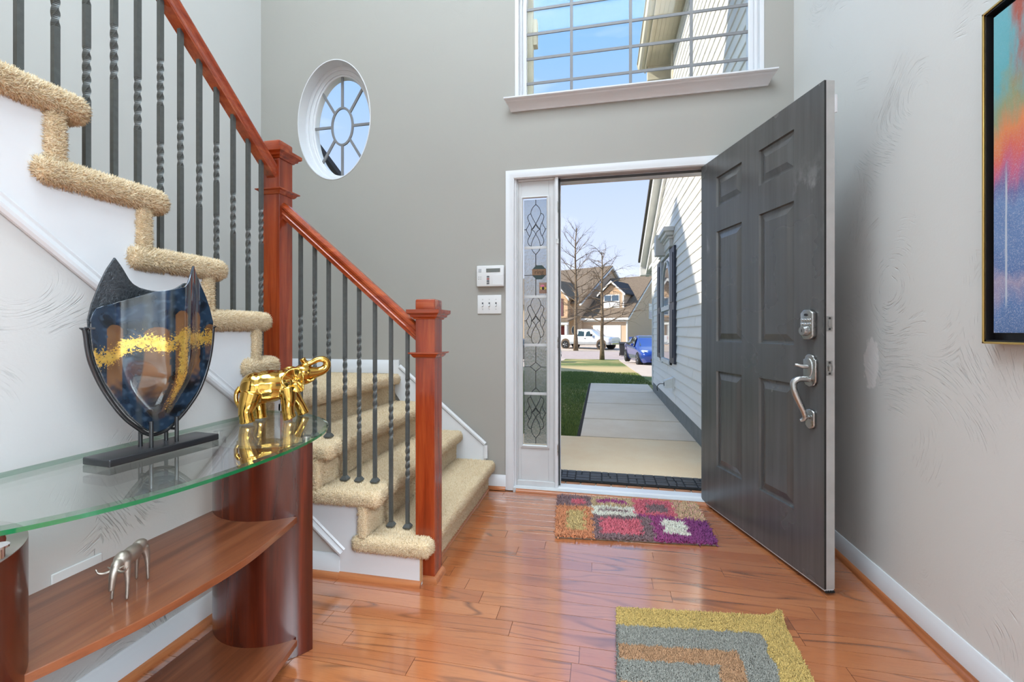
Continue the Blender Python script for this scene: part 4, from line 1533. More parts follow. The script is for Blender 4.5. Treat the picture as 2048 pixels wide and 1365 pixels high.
# ring cradle and posts
rim = [(-.022, 1.045)] + [(s_ + (-.007 if s_ < .14 else .007) * (1 if abs(s_ - .14) > .05 else .6), z - (.004 if z > .9 else .006)) for s_, z in zb_pts[1:-1]] + [(.303, 1.052)]
MB().tube(smooth_path([VF(s_, z, .0) for s_, z in rim], 4), .0050, 10).build('cradle', M['gunmetal'], vase, smooth=True)
for (s_, z) in ((-.022, 1.045), (.303, 1.052)):
    MB().lathe([(.005, -.004), (.009, 0), (.009, .002)], VF(s_, z, 0), 14).build('finial', M['gunmetal'], vase)
MB().tube([VF(-.022, 1.046, 0), VF(-.006, 1.046, .010)], .003, 8).build('clip', M['gunmetal'], vase)
for s_ in (.112, .178):
    for h in (-.020, .020):
        MB().tube([VF(s_, .730, h), VF(s_, .800 if h > 0 else .788, h)], .0048, 10).build('post', M['gunmetal'], vase, smooth=False)
    MB().tube([VF(s_, .766, -.020), VF(s_, .766, .020)], .0038, 8).build('crossbar', M['gunmetal'], vase)

# ================================================================== figurines
# figures blended from overlapping ellipsoids and tapered limbs
def blob_figure(name, ells, limbs, mat, parent, voxel, F, smooth=10):
    b = MB()
    for (c, r, tilt) in ells:
        vs_, fs = [], []
        NA, NB = 20, 12
        for i in range(NB + 1):
            ph = PI * i / NB
            for k in range(NA):
                th = 2 * PI * k / NA
                x, y, z = r[0] * math.cos(ph), r[1] * math.sin(ph) * math.cos(th), r[2] * math.sin(ph) * math.sin(th)
                x, z = x * math.cos(tilt) - z * math.sin(tilt), x * math.sin(tilt) + z * math.cos(tilt)
                vs_.append(F((c[0] + x, c[1] + y, c[2] + z)))
        for i in range(NB):
            for k in range(NA):
                k2 = (k + 1) % NA
                fs.append((i * NA + k, i * NA + k2, (i + 1) * NA + k2, (i + 1) * NA + k))
        b.add(vs_, fs)
    for ch_ in limbs:
        P4 = smooth_path([tuple(p) + () for p, r in ch_], 6)
        n_ = len(P4)
        rr = [interp(k / (n_ - 1) * (len(ch_) - 1), [(q, ch_[q][1]) for q in range(len(ch_))]) for k in range(n_)]
        b.tube([F(p) for p in P4], rr, 12)
    me = b.mesh(name)
    o = bpy.data.objects.new(name + '_tmp', me)
    COL.objects.link(o)
    m_ = o.modifiers.new('r', 'REMESH')
    m_.mode = 'VOXEL'
    m_.voxel_size = voxel
    m_ = o.modifiers.new('s', 'SMOOTH')
    m_.factor = .5
    m_.iterations = smooth
    dg = bpy.context.evaluated_depsgraph_get()
    m2 = bpy.data.meshes.new_from_object(o.evaluated_get(dg))
    bpy.data.objects.remove(o, do_unlink=True)
    return link(name, m2, mat, parent, smooth=True)

# ---- golden elephant
EB = Vector((-1.186, 1.390, .7143))
ea = math.radians(47)
EH = Vector((math.cos(ea), math.sin(ea), 0))
EL_ = Vector((-math.sin(ea), math.cos(ea), 0))
EF = lambda p: EB + EH * p[0] + EL_ * p[1] + Vector((0, 0, p[2]))
ele = thing('elephant_figurine', 'shiny gold elephant figurine with raised trunk on the glass console top', 'figurine', tuple(EB))
ells = [((-.012, 0, .122), (.082, .056, .060), .05), ((-.058, 0, .117), (.046, .052, .060), 0), ((.038, 0, .126), (.048, .052, .058), 0), ((.078, 0, .148), (.036, .038, .042), .3),
        ((.102, 0, .164), (.036, .033, .034), .3), ((.112, 0, .176), (.022, .026, .022), 0), ((.112, 0, .148), (.026, .024, .020), .2)]
limbs = [
    [((.100, 0, .160), .032), ((.128, 0, .163), .026), ((.158, 0, .166), .0195), ((.182, 0, .177), .0165), ((.191, 0, .197), .0145), ((.179, 0, .214), .013), ((.156, 0, .214), .012),
     ((.134, 0, .203), .011), ((.117, 0, .199), .0105), ((.107, 0, .209), .0105), ((.101, 0, .221), .0125)],
    [((-.068, -.028, .105), .036), ((-.078, -.033, .070), .031), ((-.085, -.034, .042), .0245), ((-.082, -.034, .018), .0235), ((-.080, -.034, .003), .0265)],
    [((-.052, .026, .100), .034), ((-.044, .033, .068), .028), ((-.038, .034, .038), .0230), ((-.036, .034, .016), .0225), ((-.035, .034, .003), .0255)],
    [((.044, -.026, .115), .034), ((.048, -.034, .080), .028), ((.047, -.036, .046), .0225), ((.050, -.036, .016), .0220), ((.054, -.036, .003), .0250)],
    [((.052, .026, .112), .032), ((.074, .033, .080), .027), ((.092, .035, .050), .0215), ((.106, .035, .020), .0215), ((.112, .035, .003), .0245)],
    [((.096, 0, .136), .022), ((.124, 0, .137), .014), ((.146, 0, .147), .008)],
]
body_ = blob_figure('body', ells, limbs, M['gold'], ele, .0022, EF, 30)
def ear(sg):
    vs_, fs = [], []
    NR, NA = 7, 26
    c = (.074, sg * .043, .156)
    vs_.append(EF((c[0] - .004, c[1] + sg * .008, c[2])))
    for i in range(1, NR + 1):
        r = i / NR
        for k in range(NA):
            a = 2 * PI * k / NA
            rx = .030 + .008 * math.cos(a - 2.4)
            rz = .040 + .010 * math.sin(a - .3 if math.sin(a) > 0 else a)
            flare = .016 * r * r + .004 * math.sin(a * 6) * r
            x = c[0] + r * rx * math.cos(a) * .95 - .018 * r * (1 if math.cos(a) < 0 else 0) * abs(math.cos(a))
            z = c[2] - .016 + r * rz * math.sin(a) - .012 * r * max(0, -math.sin(a))
            vs_.append(EF((x + .012 * r * max(0, -math.sin(a)), c[1] + sg * (flare - .004), z)))
    for k in range(NA):
        fs.append((0, 1 + k, 1 + (k + 1) % NA))
    for i in range(NR - 1):
        for k in range(NA):
            k2 = (k + 1) % NA
            fs.append((1 + i * NA + k, 1 + (i + 1) * NA + k, 1 + (i + 1) * NA + k2, 1 + i * NA + k2))
    o = MB().add(vs_, fs).build('ear', M['gold'], ele, smooth=True)
    k = o.modifiers.new('t', 'SOLIDIFY'); k.thickness = .006; k.offset = 0
    k = o.modifiers.new('s', 'SUBSURF'); k.levels = k.render_levels = 1
ear(-1); ear(1)
MB().tube(smooth_path([EF((-.100, 0, .125)), EF((-.112, -.004, .104)), EF((-.112, -.012, .078)), EF((-.104, -.022, .060))], 5), [.008] * 5 + [.007] * 5 + [.006] * 5 + [.010], 8).build('tail', M['gold'], ele, smooth=True)
for sg in (-1, 1):
    MB().tube(smooth_path([EF((.112, sg * .018, .140)), EF((.128, sg * .020, .136)), EF((.142, sg * .019, .142))], 4), [.0048] * 4 + [.004] * 4 + [.0018], 8).build('tusk', M['gold'], ele, smooth=True)
    MB().lathe([(.0045, 0), (.003, .002)], EF((.116, sg * .031, .168)), 10, axis=Matrix((EH, Vector((0, 0, 1)), -EL_ * -sg)).transposed()).build('eye', M['gold'], ele)

# ---- small metal bull on the shelf
BB_ = Vector((-1.050, .797, .4503))
ba = math.atan2(-.070, .030)
BH = Vector((math.cos(ba), math.sin(ba), 0))
BL = Vector((-math.sin(ba), math.cos(ba), 0))
BF = lambda p: BB_ + BH * p[0] + BL * p[1] + Vector((0, 0, p[2]))
bull = thing('bull_figurine', 'small grey metal bull figurine with horns on the console shelf', 'figurine', tuple(BB_))
hp_, md_, sh_, nk_ = (-.034, 0, .083), (0, 0, .079), (.030, 0, .082), (.046, 0, .078)
ells = [((-.030, 0, .084), (.020, .014, .016), 0), ((0, 0, .080), (.038, .0150, .0190), 0), ((.030, 0, .083), (.018, .015, .019), 0), ((.046, 0, .080), (.014, .010, .013), -.5)]
limbs = [[((.048, 0, .080), .010), ((.058, 0, .066), .0078), ((.063, 0, .048), .0058), ((.065, 0, .034), .0050)],
         [((-.034, -.007, .080), .010), ((-.040, -.011, .055), .0062), ((-.042, -.013, .028), .0040), ((-.044, -.014, .001), .0030)],
         [((-.034, .007, .080), .010), ((-.037, .011, .055), .0062), ((-.036, .013, .028), .0040), ((-.036, .014, .001), .0030)],
         [((.032, -.008, .078), .010), ((.034, -.013, .052), .0060), ((.035, -.015, .028), .0040), ((.037, -.016, .001), .0030)],
         [((.032, .008, .078), .010), ((.036, .013, .052), .0060), ((.039, .015, .028), .0040), ((.043, .016, .001), .0030)]]
blob_figure('body', ells, limbs, M['bronze'], bull, .0016, BF, 4)
for sg in (-1, 1):
    MB().tube(smooth_path([BF((.056, sg * .006, .072)), BF((.060, sg * .016, .070)), BF((.063, sg * .025, .073)), BF((.064, sg * .029, .083))], 4), [.0032] * 4 + [.0026] * 4 + [.002] * 4 + [.0006], 8).build('horn', M['bronze'], bull, smooth=True)
    MB().tube([BF((.052, sg * .007, .074)), BF((.050, sg * .016, .079))], [.0025, .0008], 6).build('ear', M['bronze'], bull)
MB().tube(smooth_path([BF((-.044, 0, .084)), BF((-.051, 0, .074)), BF((-.052, 0, .055)), BF((-.050, .001, .042))], 4), .0014, 6).build('tail', M['bronze'], bull)

# ================================================================== rugs
def rug(name, corners, colf, label, cat, nx, ny, tl, tr, lift=None, back=None):
    """corners: far-left, far-right, near-right, near-left (x,y)"""
    A, B_, C_, D_ = [np.array(p) for p in corners]
    def at(u, v):
        return (A * (1 - u) + B_ * u) * (1 - v) + (D_ * (1 - u) + C_ * u) * v
    root = thing(name, label, cat, (float(at(.5, .5)[0]), float(at(.5, .5)[1]), 0))
    gz = lift or (lambda u, v: 0.0)
    G = 40
    vs_, fs = [], []
    for lvl in (0, 1):
        for i in range(G + 1):
            for j in range(G + 1):
                u, v = i / G, j / G
                p = at(u, v)
                vs_.append((p[0], p[1], .0015 + gz(u, v) + (.006 if lvl else 0)))
    W_ = G + 1
    for i in range(G):
        for j in range(G):
            a = i * W_ + j
            fs += [(a, a + 1, a + W_ + 1, a + W_), (W_ * W_ + a, W_ * W_ + a + W_, W_ * W_ + a + W_ + 1, W_ * W_ + a + 1)]
    for i in range(G):
        for (a, c) in ((i * W_, (i + 1) * W_), ((i + 1) * W_ + G, i * W_ + G), (i + 1, i), (G * W_ + i, G * W_ + i + 1)):
            fs.append((a, c, W_ * W_ + c, W_ * W_ + a))
    MB().add(vs_, fs).build('backing', back or plain('rug_backing', srgb(120, 110, 96), .9), root)
    n = nx * ny
    u = (np.tile(np.arange(nx), ny) + RNG.uniform(.05, .95, n)) / nx
    v = (np.repeat(np.arange(ny), nx) + RNG.uniform(.05, .95, n)) / ny
    P_ = (A[None] * (1 - u)[:, None] + B_[None] * u[:, None]) * (1 - v)[:, None] + (D_[None] * (1 - u)[:, None] + C_[None] * u[:, None]) * v[:, None]
    Z = np.array([gz(a, c) for a, c in zip(u, v)]) + .0075
    P3 = np.column_stack([P_, Z])
    cols_ = np.array([colf(a, c) for a, c in zip(u, v)])
    cols_ *= RNG.uniform(.62, 1.2, (n, 1))
    N_ = np.tile([0, 0, 1.0], (n, 1))
    o = link('pile', tuft_mesh('pile', P3, N_, tl, tr, .6, np.clip(cols_, 0, 1), bend=True), M['pile'], root)
    o['kind'] = 'stuff'
    return root
C3 = lambda *a: np.array(srgb(*a)[:3])
PUR, MAG, PNK, GRN, CRM, TAUP, ORG, OLV, LPINK = C3(134, 66, 128), C3(180, 84, 140), C3(234, 122, 136), C3(222, 190, 148), C3(250, 242, 224), C3(150, 122, 124), C3(232, 156, 112), C3(222, 192, 132), C3(236, 176, 160)
def rug1(u, v):
    w = .012 * math.sin(v * 40 + u * 9)
    u += w
    v += .012 * math.sin(u * 37)
    if u < .245:                                     # left column
        if v < .30:
            return PNK if .10 < u < .20 and .09 < v < .25 else TAUP
        return OLV if .07 < u < .19 and .40 < v < .88 else ORG
    if u < .545:
        if v < .26:
            return MAG if .29 < u < .50 and .06 < v < .17 else GRN
        if v < .50:
            return TAUP * 1.1 if .29 < u < .50 and .345 < v < .40 else CRM
        return PNK if .295 < u < .545 and .58 < v < .93 else TAUP
    if v < .50:
        if u < .82:
            if v < .44:
                return TAUP if .635 < u < .775 and .14 < v < .37 else PNK * .95
            return MAG
        return LPINK if (int(u * 60) + int(v * 40)) % 3 == 0 else GRN
    if u < .635:
        return PNK if u < .565 and .58 < v < .93 else TAUP
    if .70 < u < .855 and .555 < v < .88:
        return CRM
    return MAG * (1 - (u - .6) * 2.2) + PUR * (u - .6) * 2.2 if u < 1 else PUR
rug('door_rug', [(-.262, 2.708), (.548, 2.745), (.548, 2.252), (-.224, 2.178)], rug1,
    'shaggy rug of pink, purple, orange and cream squares by the threshold', 'rug', 165, 108, .022, .0034)
OLI, GRY, BRN = C3(222, 190, 116), C3(166, 164, 154), C3(198, 154, 116)
def rug2(u, v):
    # bands follow the border, corner at the far right
    d = min(v * 1.02, (1 - u) * .64)
    ul = u
    d += .004 * math.sin(u * 60) + .004 * math.sin(v * 50)
    if d < .105:
        return OLI
    if ul < .012:
        return GRY * .7
    if d < .215:
        return GRY
    if d < .300:
        return BRN
    if d < .40:
        return GRY
    return BRN if d < .48 else OLI
def lift2(u, v):
    return .022 * math.exp(-((1 - u) / .05) ** 2 - (v / .06) ** 2) + .006 * math.exp(-(v / .03) ** 2)
rug('hall_rug', [(.055, 1.656), (.631, 1.722), (.575, .84), (.030, .78)], rug2,
    'flat rug with olive, grey and brown bands in the foreground', 'rug', 235, 330, .0085, .0017, lift2, plain('rug_edge', srgb(96, 92, 84), .9))

# ================================================================== painting
PY0, PY1, PZ0, PZ1, PX = .42, 1.470, 1.004, 1.932, 1.052
pic = thing('painting', 'abstract painting in teal, orange, pink and blue in a gold frame', 'painting', (XR, (PY0 + PY1) / 2, PZ0))
b = MB()
w = .006
b.box(PX, PY0, PZ0, XR, PY0 + w, PZ1); b.box(PX, PY1 - w, PZ0, XR, PY1, PZ1)
b.box(PX, PY0, PZ0, XR, PY1, PZ0 + w); b.box(PX, PY0, PZ1 - w, XR, PY1, PZ1)
b.build('frame', M['gold_frame'], pic, bevel=.001)
b = MB()
i0 = .0065
b.box(XR - .014, PY0 + i0, PZ0 + i0, XR - .002, PY1 - i0, PZ1 - i0)
w2 = .004
b.box(PX + .003, PY0 + i0, PZ0 + i0, XR, PY0 + i0 + w2, PZ1 - i0); b.box(PX + .003, PY1 - i0 - w2, PZ0 + i0, XR, PY1 - i0, PZ1 - i0)
b.box(PX + .003, PY0 + i0, PZ0 + i0, XR, PY1 - i0, PZ0 + i0 + w2); b.box(PX + .003, PY0 + i0, PZ1 - i0 - w2, XR, PY1 - i0, PZ1 - i0)
b.build('float_frame', plain('black_frame', srgb(22, 20, 22), .45), pic)
def paint_mat():
    t = NT('abstract_paint')
    c = t.co()
    p = t.sep(c)
    n1 = t.noise(t.map(c, (1, 9, 4)), 1.0, 5.0, .6, .6)
    n2 = t.noise(t.map(c, (1, 26, 7)), 1.0, 4.0, .6)
    zz = t.rng(p[2], PZ0, PZ1)
    zz = t.math('ADD', zz, t.math('MULTIPLY', t.math('SUBTRACT', n1, .5), .34))
    col = t.ramp(zz, [(.0, srgb(78, 110, 156)), (.10, srgb(92, 126, 178)), (.17, srgb(164, 152, 178)), (.22, srgb(90, 120, 172)), (.36, srgb(108, 140, 188)), (.42, srgb(112, 112, 164)),
                      (.48, srgb(200, 100, 134)), (.55, srgb(220, 106, 92)), (.63, srgb(226, 138, 84)), (.70, srgb(150, 158, 120)), (.77, srgb(104, 178, 186)), (1.0, srgb(120, 190, 204))])
    red = t.math('MULTIPLY', t.rng(t.math('ADD', p[1], t.math('MULTIPLY', n1, .05)), 1.415, 1.39), t.rng(p[2], 1.62, 1.78))
    col = t.mix(t.math('MULTIPLY', red, t.rng(n2, .35, .6)), col, srgb(176, 96, 80))
    wl = t.math('ABSOLUTE', t.math('SUBTRACT', t.math('ADD', p[1], t.math('MULTIPLY', n2, .006)), 1.405))
    wl = t.math('MULTIPLY', t.rng(wl, .004, .0015), t.math('MULTIPLY', t.rng(p[2], 1.09, 1.13), t.rng(p[2], 1.50, 1.42)))
    col = t.mix(t.math('MULTIPLY', wl, .8), col, srgb(206, 214, 222))
    sp = t.noise(c, 420.0, 2.0)
    spk = t.math('MULTIPLY', t.rng(sp, .52, .66), t.rng(p[2], 1.60, 1.35, .1, .55))
    col = t.mix(spk, col, srgb(200, 200, 214))
    return t.pbr(col, .55, 0, t.bump(sp, .25, .002))
MB().box(PX + .006, PY0 + .030, PZ0 + .030, XR - .006, PY1 - .030, PZ1 - .030).build('canvas', paint_mat(), pic, bevel=.001)

# ================================================================== outside: ground
def gz(y):
    return interp(y, [(9.7, -.125), (28.0, -.85), (42.0, -.85), (52.0, -.65), (90, -.6)])
def ground(name, x0, x1, y0, y1, mat, label, dz=0.0, step=1.5, kind='structure', skirt=.3):
    ys = [y0]
    for k in (9.7, 28.0, 42.0, 52.0):
        if y0 < k < y1:
            ys.append(k)
    ys.append(y1)
    b = MB()
    vs_, fs = [], []
    for y in ys:
        z = gz(y) + dz
        vs_ += [(x0, y, z), (x1, y, z), (x1, y, z - skirt), (x0, y, z - skirt)]
    for i in range(len(ys) - 1):
        for k in range(4):
            k2 = (k + 1) % 4
            fs.append((i * 4 + k, i * 4 + k2, i * 4 + 4 + k2, i * 4 + 4 + k))
    fs += [(3, 2, 1, 0), tuple(len(vs_) - 4 + k for k in range(4))]
    b.add(vs_, fs)
    return structure(b.build(name, mat), label)
def grass_mat():
    t = NT('lawn_grass')
    c = t.co()
    f = t.noise(c, 7.0, 5.0, .65)
    g = t.noise(c, .55, 3.0)
    col = t.mix(t.rng(f, .3, .7), srgb(66, 84, 34), srgb(116, 132, 58))
    col = t.mix(t.rng(g, .45, .62, 0, .8), col, srgb(176, 158, 100))
    p = t.sep(c)
    strip = t.math('MULTIPLY', t.rng(p[1], 12.6, 13.8), t.rng(p[1], 20.5, 18.0))
    col = t.mix(t.math('MULTIPLY', strip, .9), col, srgb(196, 170, 118))
    return t.pbr(col, .9, 0, t.bump(f, .6, .02))
M['grass'] = grass_mat()
def concrete(name, a, b_):
    t = NT(name)
    c = t.co()
    f = t.noise(c, 2.5, 6.0, .65)
    s_ = t.noise(c, 160.0, 2.0)
    col = t.mix(t.rng(f, .3, .7), a, b_)
    col = t.mix(t.rng(s_, .45, .7, 0, .12), col, (.05, .05, .05, 1))
    return t.pbr(col, .85, 0, t.bump(s_, .25, .002))
M['porch'] = concrete('porch_concrete', srgb(248, 212, 166), srgb(254, 226, 186))
M['walk'] = concrete('walk_concrete', srgb(236, 210, 180), srgb(246, 224, 198))
M['drive'] = concrete('driveway_concrete', srgb(196, 176, 156), srgb(212, 194, 176))
M['street'] = concrete('asphalt', srgb(176, 156, 146), srgb(196, 178, 168))
M['soil'] = plain('soil', srgb(58, 46, 36), .95, var=.3, scale=40, bump=.8)
ground('lawn', -40, 60, 2.9, 29.5, M['grass'], 'front lawn of green and dormant grass between walkway and street')
ground('lawn_far', -60, 80, 40.6, 95, M['grass'], 'far lawn across the street')
ground('street', -80, 90, 29.3, 40.8, M['street'], 'pale asphalt street beyond the lawn', .004)
ground('driveway', 1.12, 9, 12.6, 29.4, M['drive'], 'concrete driveway with the blue car', .012)
ground('driveway_neighbour', -9, -2.35, 17.5, 29.4, M['drive'], 'neighbour driveway at the left', .012)
ground('driveway_far', -5.5, 3.2, 41.0, 53, M['drive'], 'driveway of the house across the street', .02)
ground('soil_edge', -.262, -.215, 4.76, 9.70, M['soil'], 'dark soil edge between lawn and walkway', .010)
wk = MB().box(-.22, 4.76, -.35, .975, 9.66, -.118).build('walkway', M['soil'])
structure(wk, 'grey concrete walkway along the siding')
for (y0, y1) in ((4.76, 5.75), (5.75, 7.0), (7.0, 8.34), (8.34, 9.66)):
    MB().box(-.222, y0 + .020, -.20, .972, y1 - .020, -.100).build('slab', M['walk'], wk, bevel=.006)
porch = MB().box(-3.0, 3.318, -.35, .975, 4.752, -.100).build('porch', M['porch'], bevel=.006)
structure(porch, 'beige concrete porch slab outside the door')
M['brick'] = plain('porch_brick', srgb(186, 128, 92), .85, var=.15, scale=12, bump=.3)
M['mortar'] = plain('mortar', srgb(206, 196, 180), .9)
MB().box(-3.0, 2.95, -.35, .975, 3.320, -.108).build('mortar_bed', M['mortar'], porch)
bm_ = None
for r in range(4):
    x = -1.2 + (.055 if r % 2 else 0)
    while x < .95:
        o = MB().box(0, 0, 0, .100, .080, .062).mesh('brick') if bm_ is None else bm_
        if bm_ is None:
            o.materials.append(M['brick'])
            bm_ = o
        q = bpy.data.objects.new('brick', bm_)
        q.location = (x, 2.955 + r * .090, -.162)
        COL.objects.link(q)
        adopt(q, porch)
        x += .111
# grass blades near the walk
n = 26000
yy = 4.8 + 9.5 * RNG.random(n) ** 1.5
xx = -.275 - RNG.random(n) * (.22 * yy - .1)
n2 = 9000
y2 = 9.72 + 4.5 * RNG.random(n2)
x2 = -1.2 + 2.3 * RNG.random(n2)
xx, yy = np.r_[xx, x2], np.r_[yy, y2]
n = len(xx)
P_ = np.column_stack([xx, yy, [gz(v) for v in yy]])
k = RNG.random((n, 1))
cl = np.array(srgb(70, 92, 36)[:3]) * (1 - k) + np.array(srgb(128, 142, 66)[:3]) * k
o = link('grass_blades', tuft_mesh('grass_blades', P_, np.tile([0, 0, 1.], (n, 1)), .055, .004, .4, cl), M['pile'])
o['kind'] = 'stuff'
o['label'] = 'short green grass blades of the lawn beside the walkway'
o['category'] = 'grass'

# ---- doormat of moulded rubber stones
mat_ = thing('doormat', 'black rubber doormat moulded like stone blocks outside the threshold', 'doormat', (.2, 3.34, -.1))
M['rubber'] = plain('mat_rubber', srgb(62, 60, 60), .55, var=.12, scale=30, bump=.3)
M['rubber_d'] = plain('mat_joint', srgb(34, 33, 33), .7)
MX0, MX1, MY0, MY1 = -.40, .80, 3.300, 3.545
MB().box(MX0, MY0, -.0985, MX1, MY1, -.090).build('base', M['rubber_d'], mat_, bevel=.002)
rr_ = random.Random(3)
def stones(x0, y0, x1, y1):
    w, d = x1 - x0, y1 - y0
    if w > .16 or (w > .09 and rr_.random() < .75 and w > d * 1.1):
        c = x0 + w * rr_.uniform(.38, .62)
        stones(x0, y0, c, y1); stones(c, y0, x1, y1)
    elif d > .085:
        c = y0 + d * rr_.uniform(.35, .65)
        stones(x0, y0, x1, c); stones(x0, c, x1, y1)
    else:
        MB().box(x0 + .004, y0 + .004, -.091, x1 - .004, y1 - .004, -.0835 + rr_.uniform(0, .002)).build('stone', M['rubber'], mat_, bevel=.003)
for k in range(6):
    stones(MX0 + .01 + k * .1967, MY0 + .01, MX0 + .01 + (k + 1) * .1967, MY1 - .012)

# ================================================================== house wing with lap siding on the right
def siding_mat(name, a, b_):
    t = NT(name)
    c = t.co()
    oi = t.n('ObjectInfo').outputs['Random']
    f = t.noise(t.map(c, (8, 1.2, 8)), 1.0, 3.0)
    col = t.mix(t.rng(f, .3, .7), a, b_)
    col = t.mix(t.math('MULTIPLY', oi, .06), col, (.4, .38, .35, 1))
    return t.pbr(col, .55, 0)
M['siding'] = siding_mat('vinyl_siding', srgb(244, 240, 232), srgb(250, 247, 240))
M['ext_white'] = plain('exterior_white', srgb(232, 231, 226), .5)
M['ext_beige'] = plain('exterior_beige', srgb(226, 216, 192), .5)
M['found'] = plain('foundation_block', srgb(128, 130, 126), .9, var=.1, bump=.3)
M['shutter'] = plain('slate_shutter', srgb(58, 62, 76), .45)
M['roof'] = plain('asphalt_shingle', srgb(122, 106, 88), .95, var=.25, scale=9, bump=.5, bscale=30)
M['roof_dark'] = plain('dark_shingle', srgb(58, 58, 62), .95, var=.25, scale=14, bump=.5, bscale=30)
M['fascia_dark'] = plain('roof_edge', srgb(88, 84, 78), .8)
XW = .962
wing = thing('house_wing', 'house wing clad in pale lap siding beside the walkway', 'house', (1.0, 6.0, -.1))
Y_END, Y_UP = 8.62, 6.30
rake = lambda y: 2.36 + .42 * (9.45 - y)                # roof underside along the gable
core = [(2.96, -.1), (Y_END, -.1), (Y_END, rake(Y_END)), (Y_UP, rake(Y_UP)), (Y_UP, 5.0), (2.96, 5.0)]
MB().prism(core, YZ_X, XW + .012, XW + 4.0).build('core_wall', M['siding'], wing)
MB().box(XW - .004, 2.96, -.35, XW + .3, Y_END, .085).build('foundation', M['found'], wing)
LAP = .1125
z = .072
i = 0
rs = random.Random(5)
WY0, WY1, WZA, WZB = 6.36, 7.36, .56, 2.20                # window zone
while z < 4.98:
    yend = Y_END
    zt = z + LAP
    if zt > rake(Y_END) and zt < rake(Y_UP):
        yend = 9.45 - (zt - 2.36) / .42
    elif zt >= rake(Y_UP):
        yend = Y_UP
    segs = [(2.96, yend)]
    if WZA < zt and z < WZB:
        segs = [(2.96, WY0 - .02), (WY1 + .02, yend)]
    out_ = []
    for (a, c) in segs:
        if c - a > 2.2:
            m = a + (c - a) * rs.uniform(.3, .7)
            out_ += [(a, m, 0), (m - .02, c, .0016)]
        else:
            out_.append((a, c, 0))
    for (a, c, off) in out_:
        MB().prism([(XW + .010, z - .006), (XW - .006 - off, z), (XW - .007 - off, z + .010), (XW + .004 - off, zt + .004), (XW + .012, zt + .004)],
                   lambda p, q, h: (p, h, q), a, c).build('siding_board', M['siding'], wing)
    z = zt
    i += 1
MB().box(XW - .022, Y_END - .07, .02, XW + .05, Y_END + .012, rake(Y_END)).build('corner_board', M['ext_white'], wing, bevel=.003)
MB().box(XW - .022, Y_UP - .07, rake(Y_UP) - .05, XW + .05, Y_UP + .012, 4.95).build('corner_board', M['ext_beige'], wing, bevel=.003)
# gable rake boards and roof edge
def rake_strip(name, d0, d1, x0, x1, mat, ya=9.55, yb=Y_UP):
    P_ = [(ya, rake(ya) + d0), (ya, rake(ya) + d1), (yb, rake(yb) + d1), (yb, rake(yb) + d0)]
    MB().prism(P_, YZ_X, x0, x1).build(name, mat, wing)
rake_strip('rake_board', -.14, .02, XW - .05, XW + .02, M['ext_white'])
rake_strip('rake_fascia', .02, .16, XW - .16, XW + .02, M['ext_white'])
rake_strip('roof_slab', .16, .22, XW - .20, XW + 4.0, M['fascia_dark'])
MB().box(XW - .16, 9.45, 2.20, XW + .1, 9.62, 2.38).build('eave_return', M['ext_white'], wing, bevel=.004)
MB().box(XW - .02, Y_END, 2.28, XW + 4, 9.5, 2.34).build('soffit', M['ext_white'], wing)
# upper eave with gutter
MB().box(.64, 2.96, 4.90, XW + .3, 6.70, 4.94).build('soffit_panel', M['ext_beige'], wing)
for k in range(9):
    MB().box(.67, 2.96 + 0, 4.893, .672, 6.68, 4.90) if False else None
b = MB()
for k in range(1, 7):
    b.box(.64 + k * .05, 2.96, 4.894, .646 + k * .05, 6.69, 4.901)
b.build('soffit_rib', M['ext_beige'], wing)
GUT = [(0, .11), (.012, .11), (.03, .03), (.06, .004), (.10, 0), (.115, 0), (.115, .12), (.108, .12), (.108, .01), (.062, .012), (.037, .036), (.018, .12), (0, .12)]
MB().run([(p, q) for p, q in GUT], (.52, 2.96, 4.90), (.52, 6.74, 4.90), (1, 0, 0), (0, 0, 1)).build('gutter', M['ext_beige'], wing)
MB().prism([(.52, 5.02), (.535, 4.93), (.58, 4.902), (.635, 4.90), (.635, 5.02)], XZ_Y, 6.735, 6.745).build('gutter_cap', M['ext_beige'], wing)
MB().box(.625, 2.96, 4.86, .645, 6.72, 5.04).build('fascia', M['ext_beige'], wing)
MB().prism([(.60, 5.04), (XW + 3.5, 6.6), (XW + 3.5, 6.7), (.56, 5.10)], XZ_Y, 2.96, 6.72).build('roof_slab', M['roof'], wing)
MB().box(.66, 6.62, 4.70, XW + .2, 6.70, 4.90).build('eave_return', M['ext_beige'], wing, bevel=.004)
# window with shutters and cornice
wn = MB().box(XW - .030, WY0, WZA, XW + .02, WY0 + .06, WZB).build('window_frame', M['ext_white'], wing)
for bx in ((WY1 - .06, WZA, WY1, WZB), (WY0, WZA, WY1, WZA + .06), (WY0, WZB - .06, WY1, WZB), (WY0, 1.34, WY1, 1.41)):
    MB().box(XW - .030, bx[0], bx[1], XW + .02, bx[2], bx[3]).build('sash_rail', M['ext_white'], wn, bevel=.003)
def refl_glass():
    t = NT('outside_window_glass')
    return t.pbr(srgb(70, 92, 110), .03, 0, None, Specular__IOR__Level=.9, Coat__Weight=.6, Coat__Roughness=.02)
M['ext_glass'] = refl_glass()
for (z0, z1) in ((WZA + .06, 1.34), (1.41, WZB - .06)):
    MB().box(XW - .004, WY0 + .06, z0, XW + .0, WY1 - .06, z1).build('pane', M['ext_glass'], wn)
arcp = smooth_path([(XW - .008, WY0 + .10, 1.42), (XW - .008, WY0 + .16, 1.85), (XW - .008, (WY0 + WY1) / 2, 2.08), (XW - .008, WY1 - .16, 1.85), (XW - .008, WY1 - .10, 1.42)], 6)
MB().tube(arcp, .016, 6).build('arch_muntin', M['ext_white'], wn)
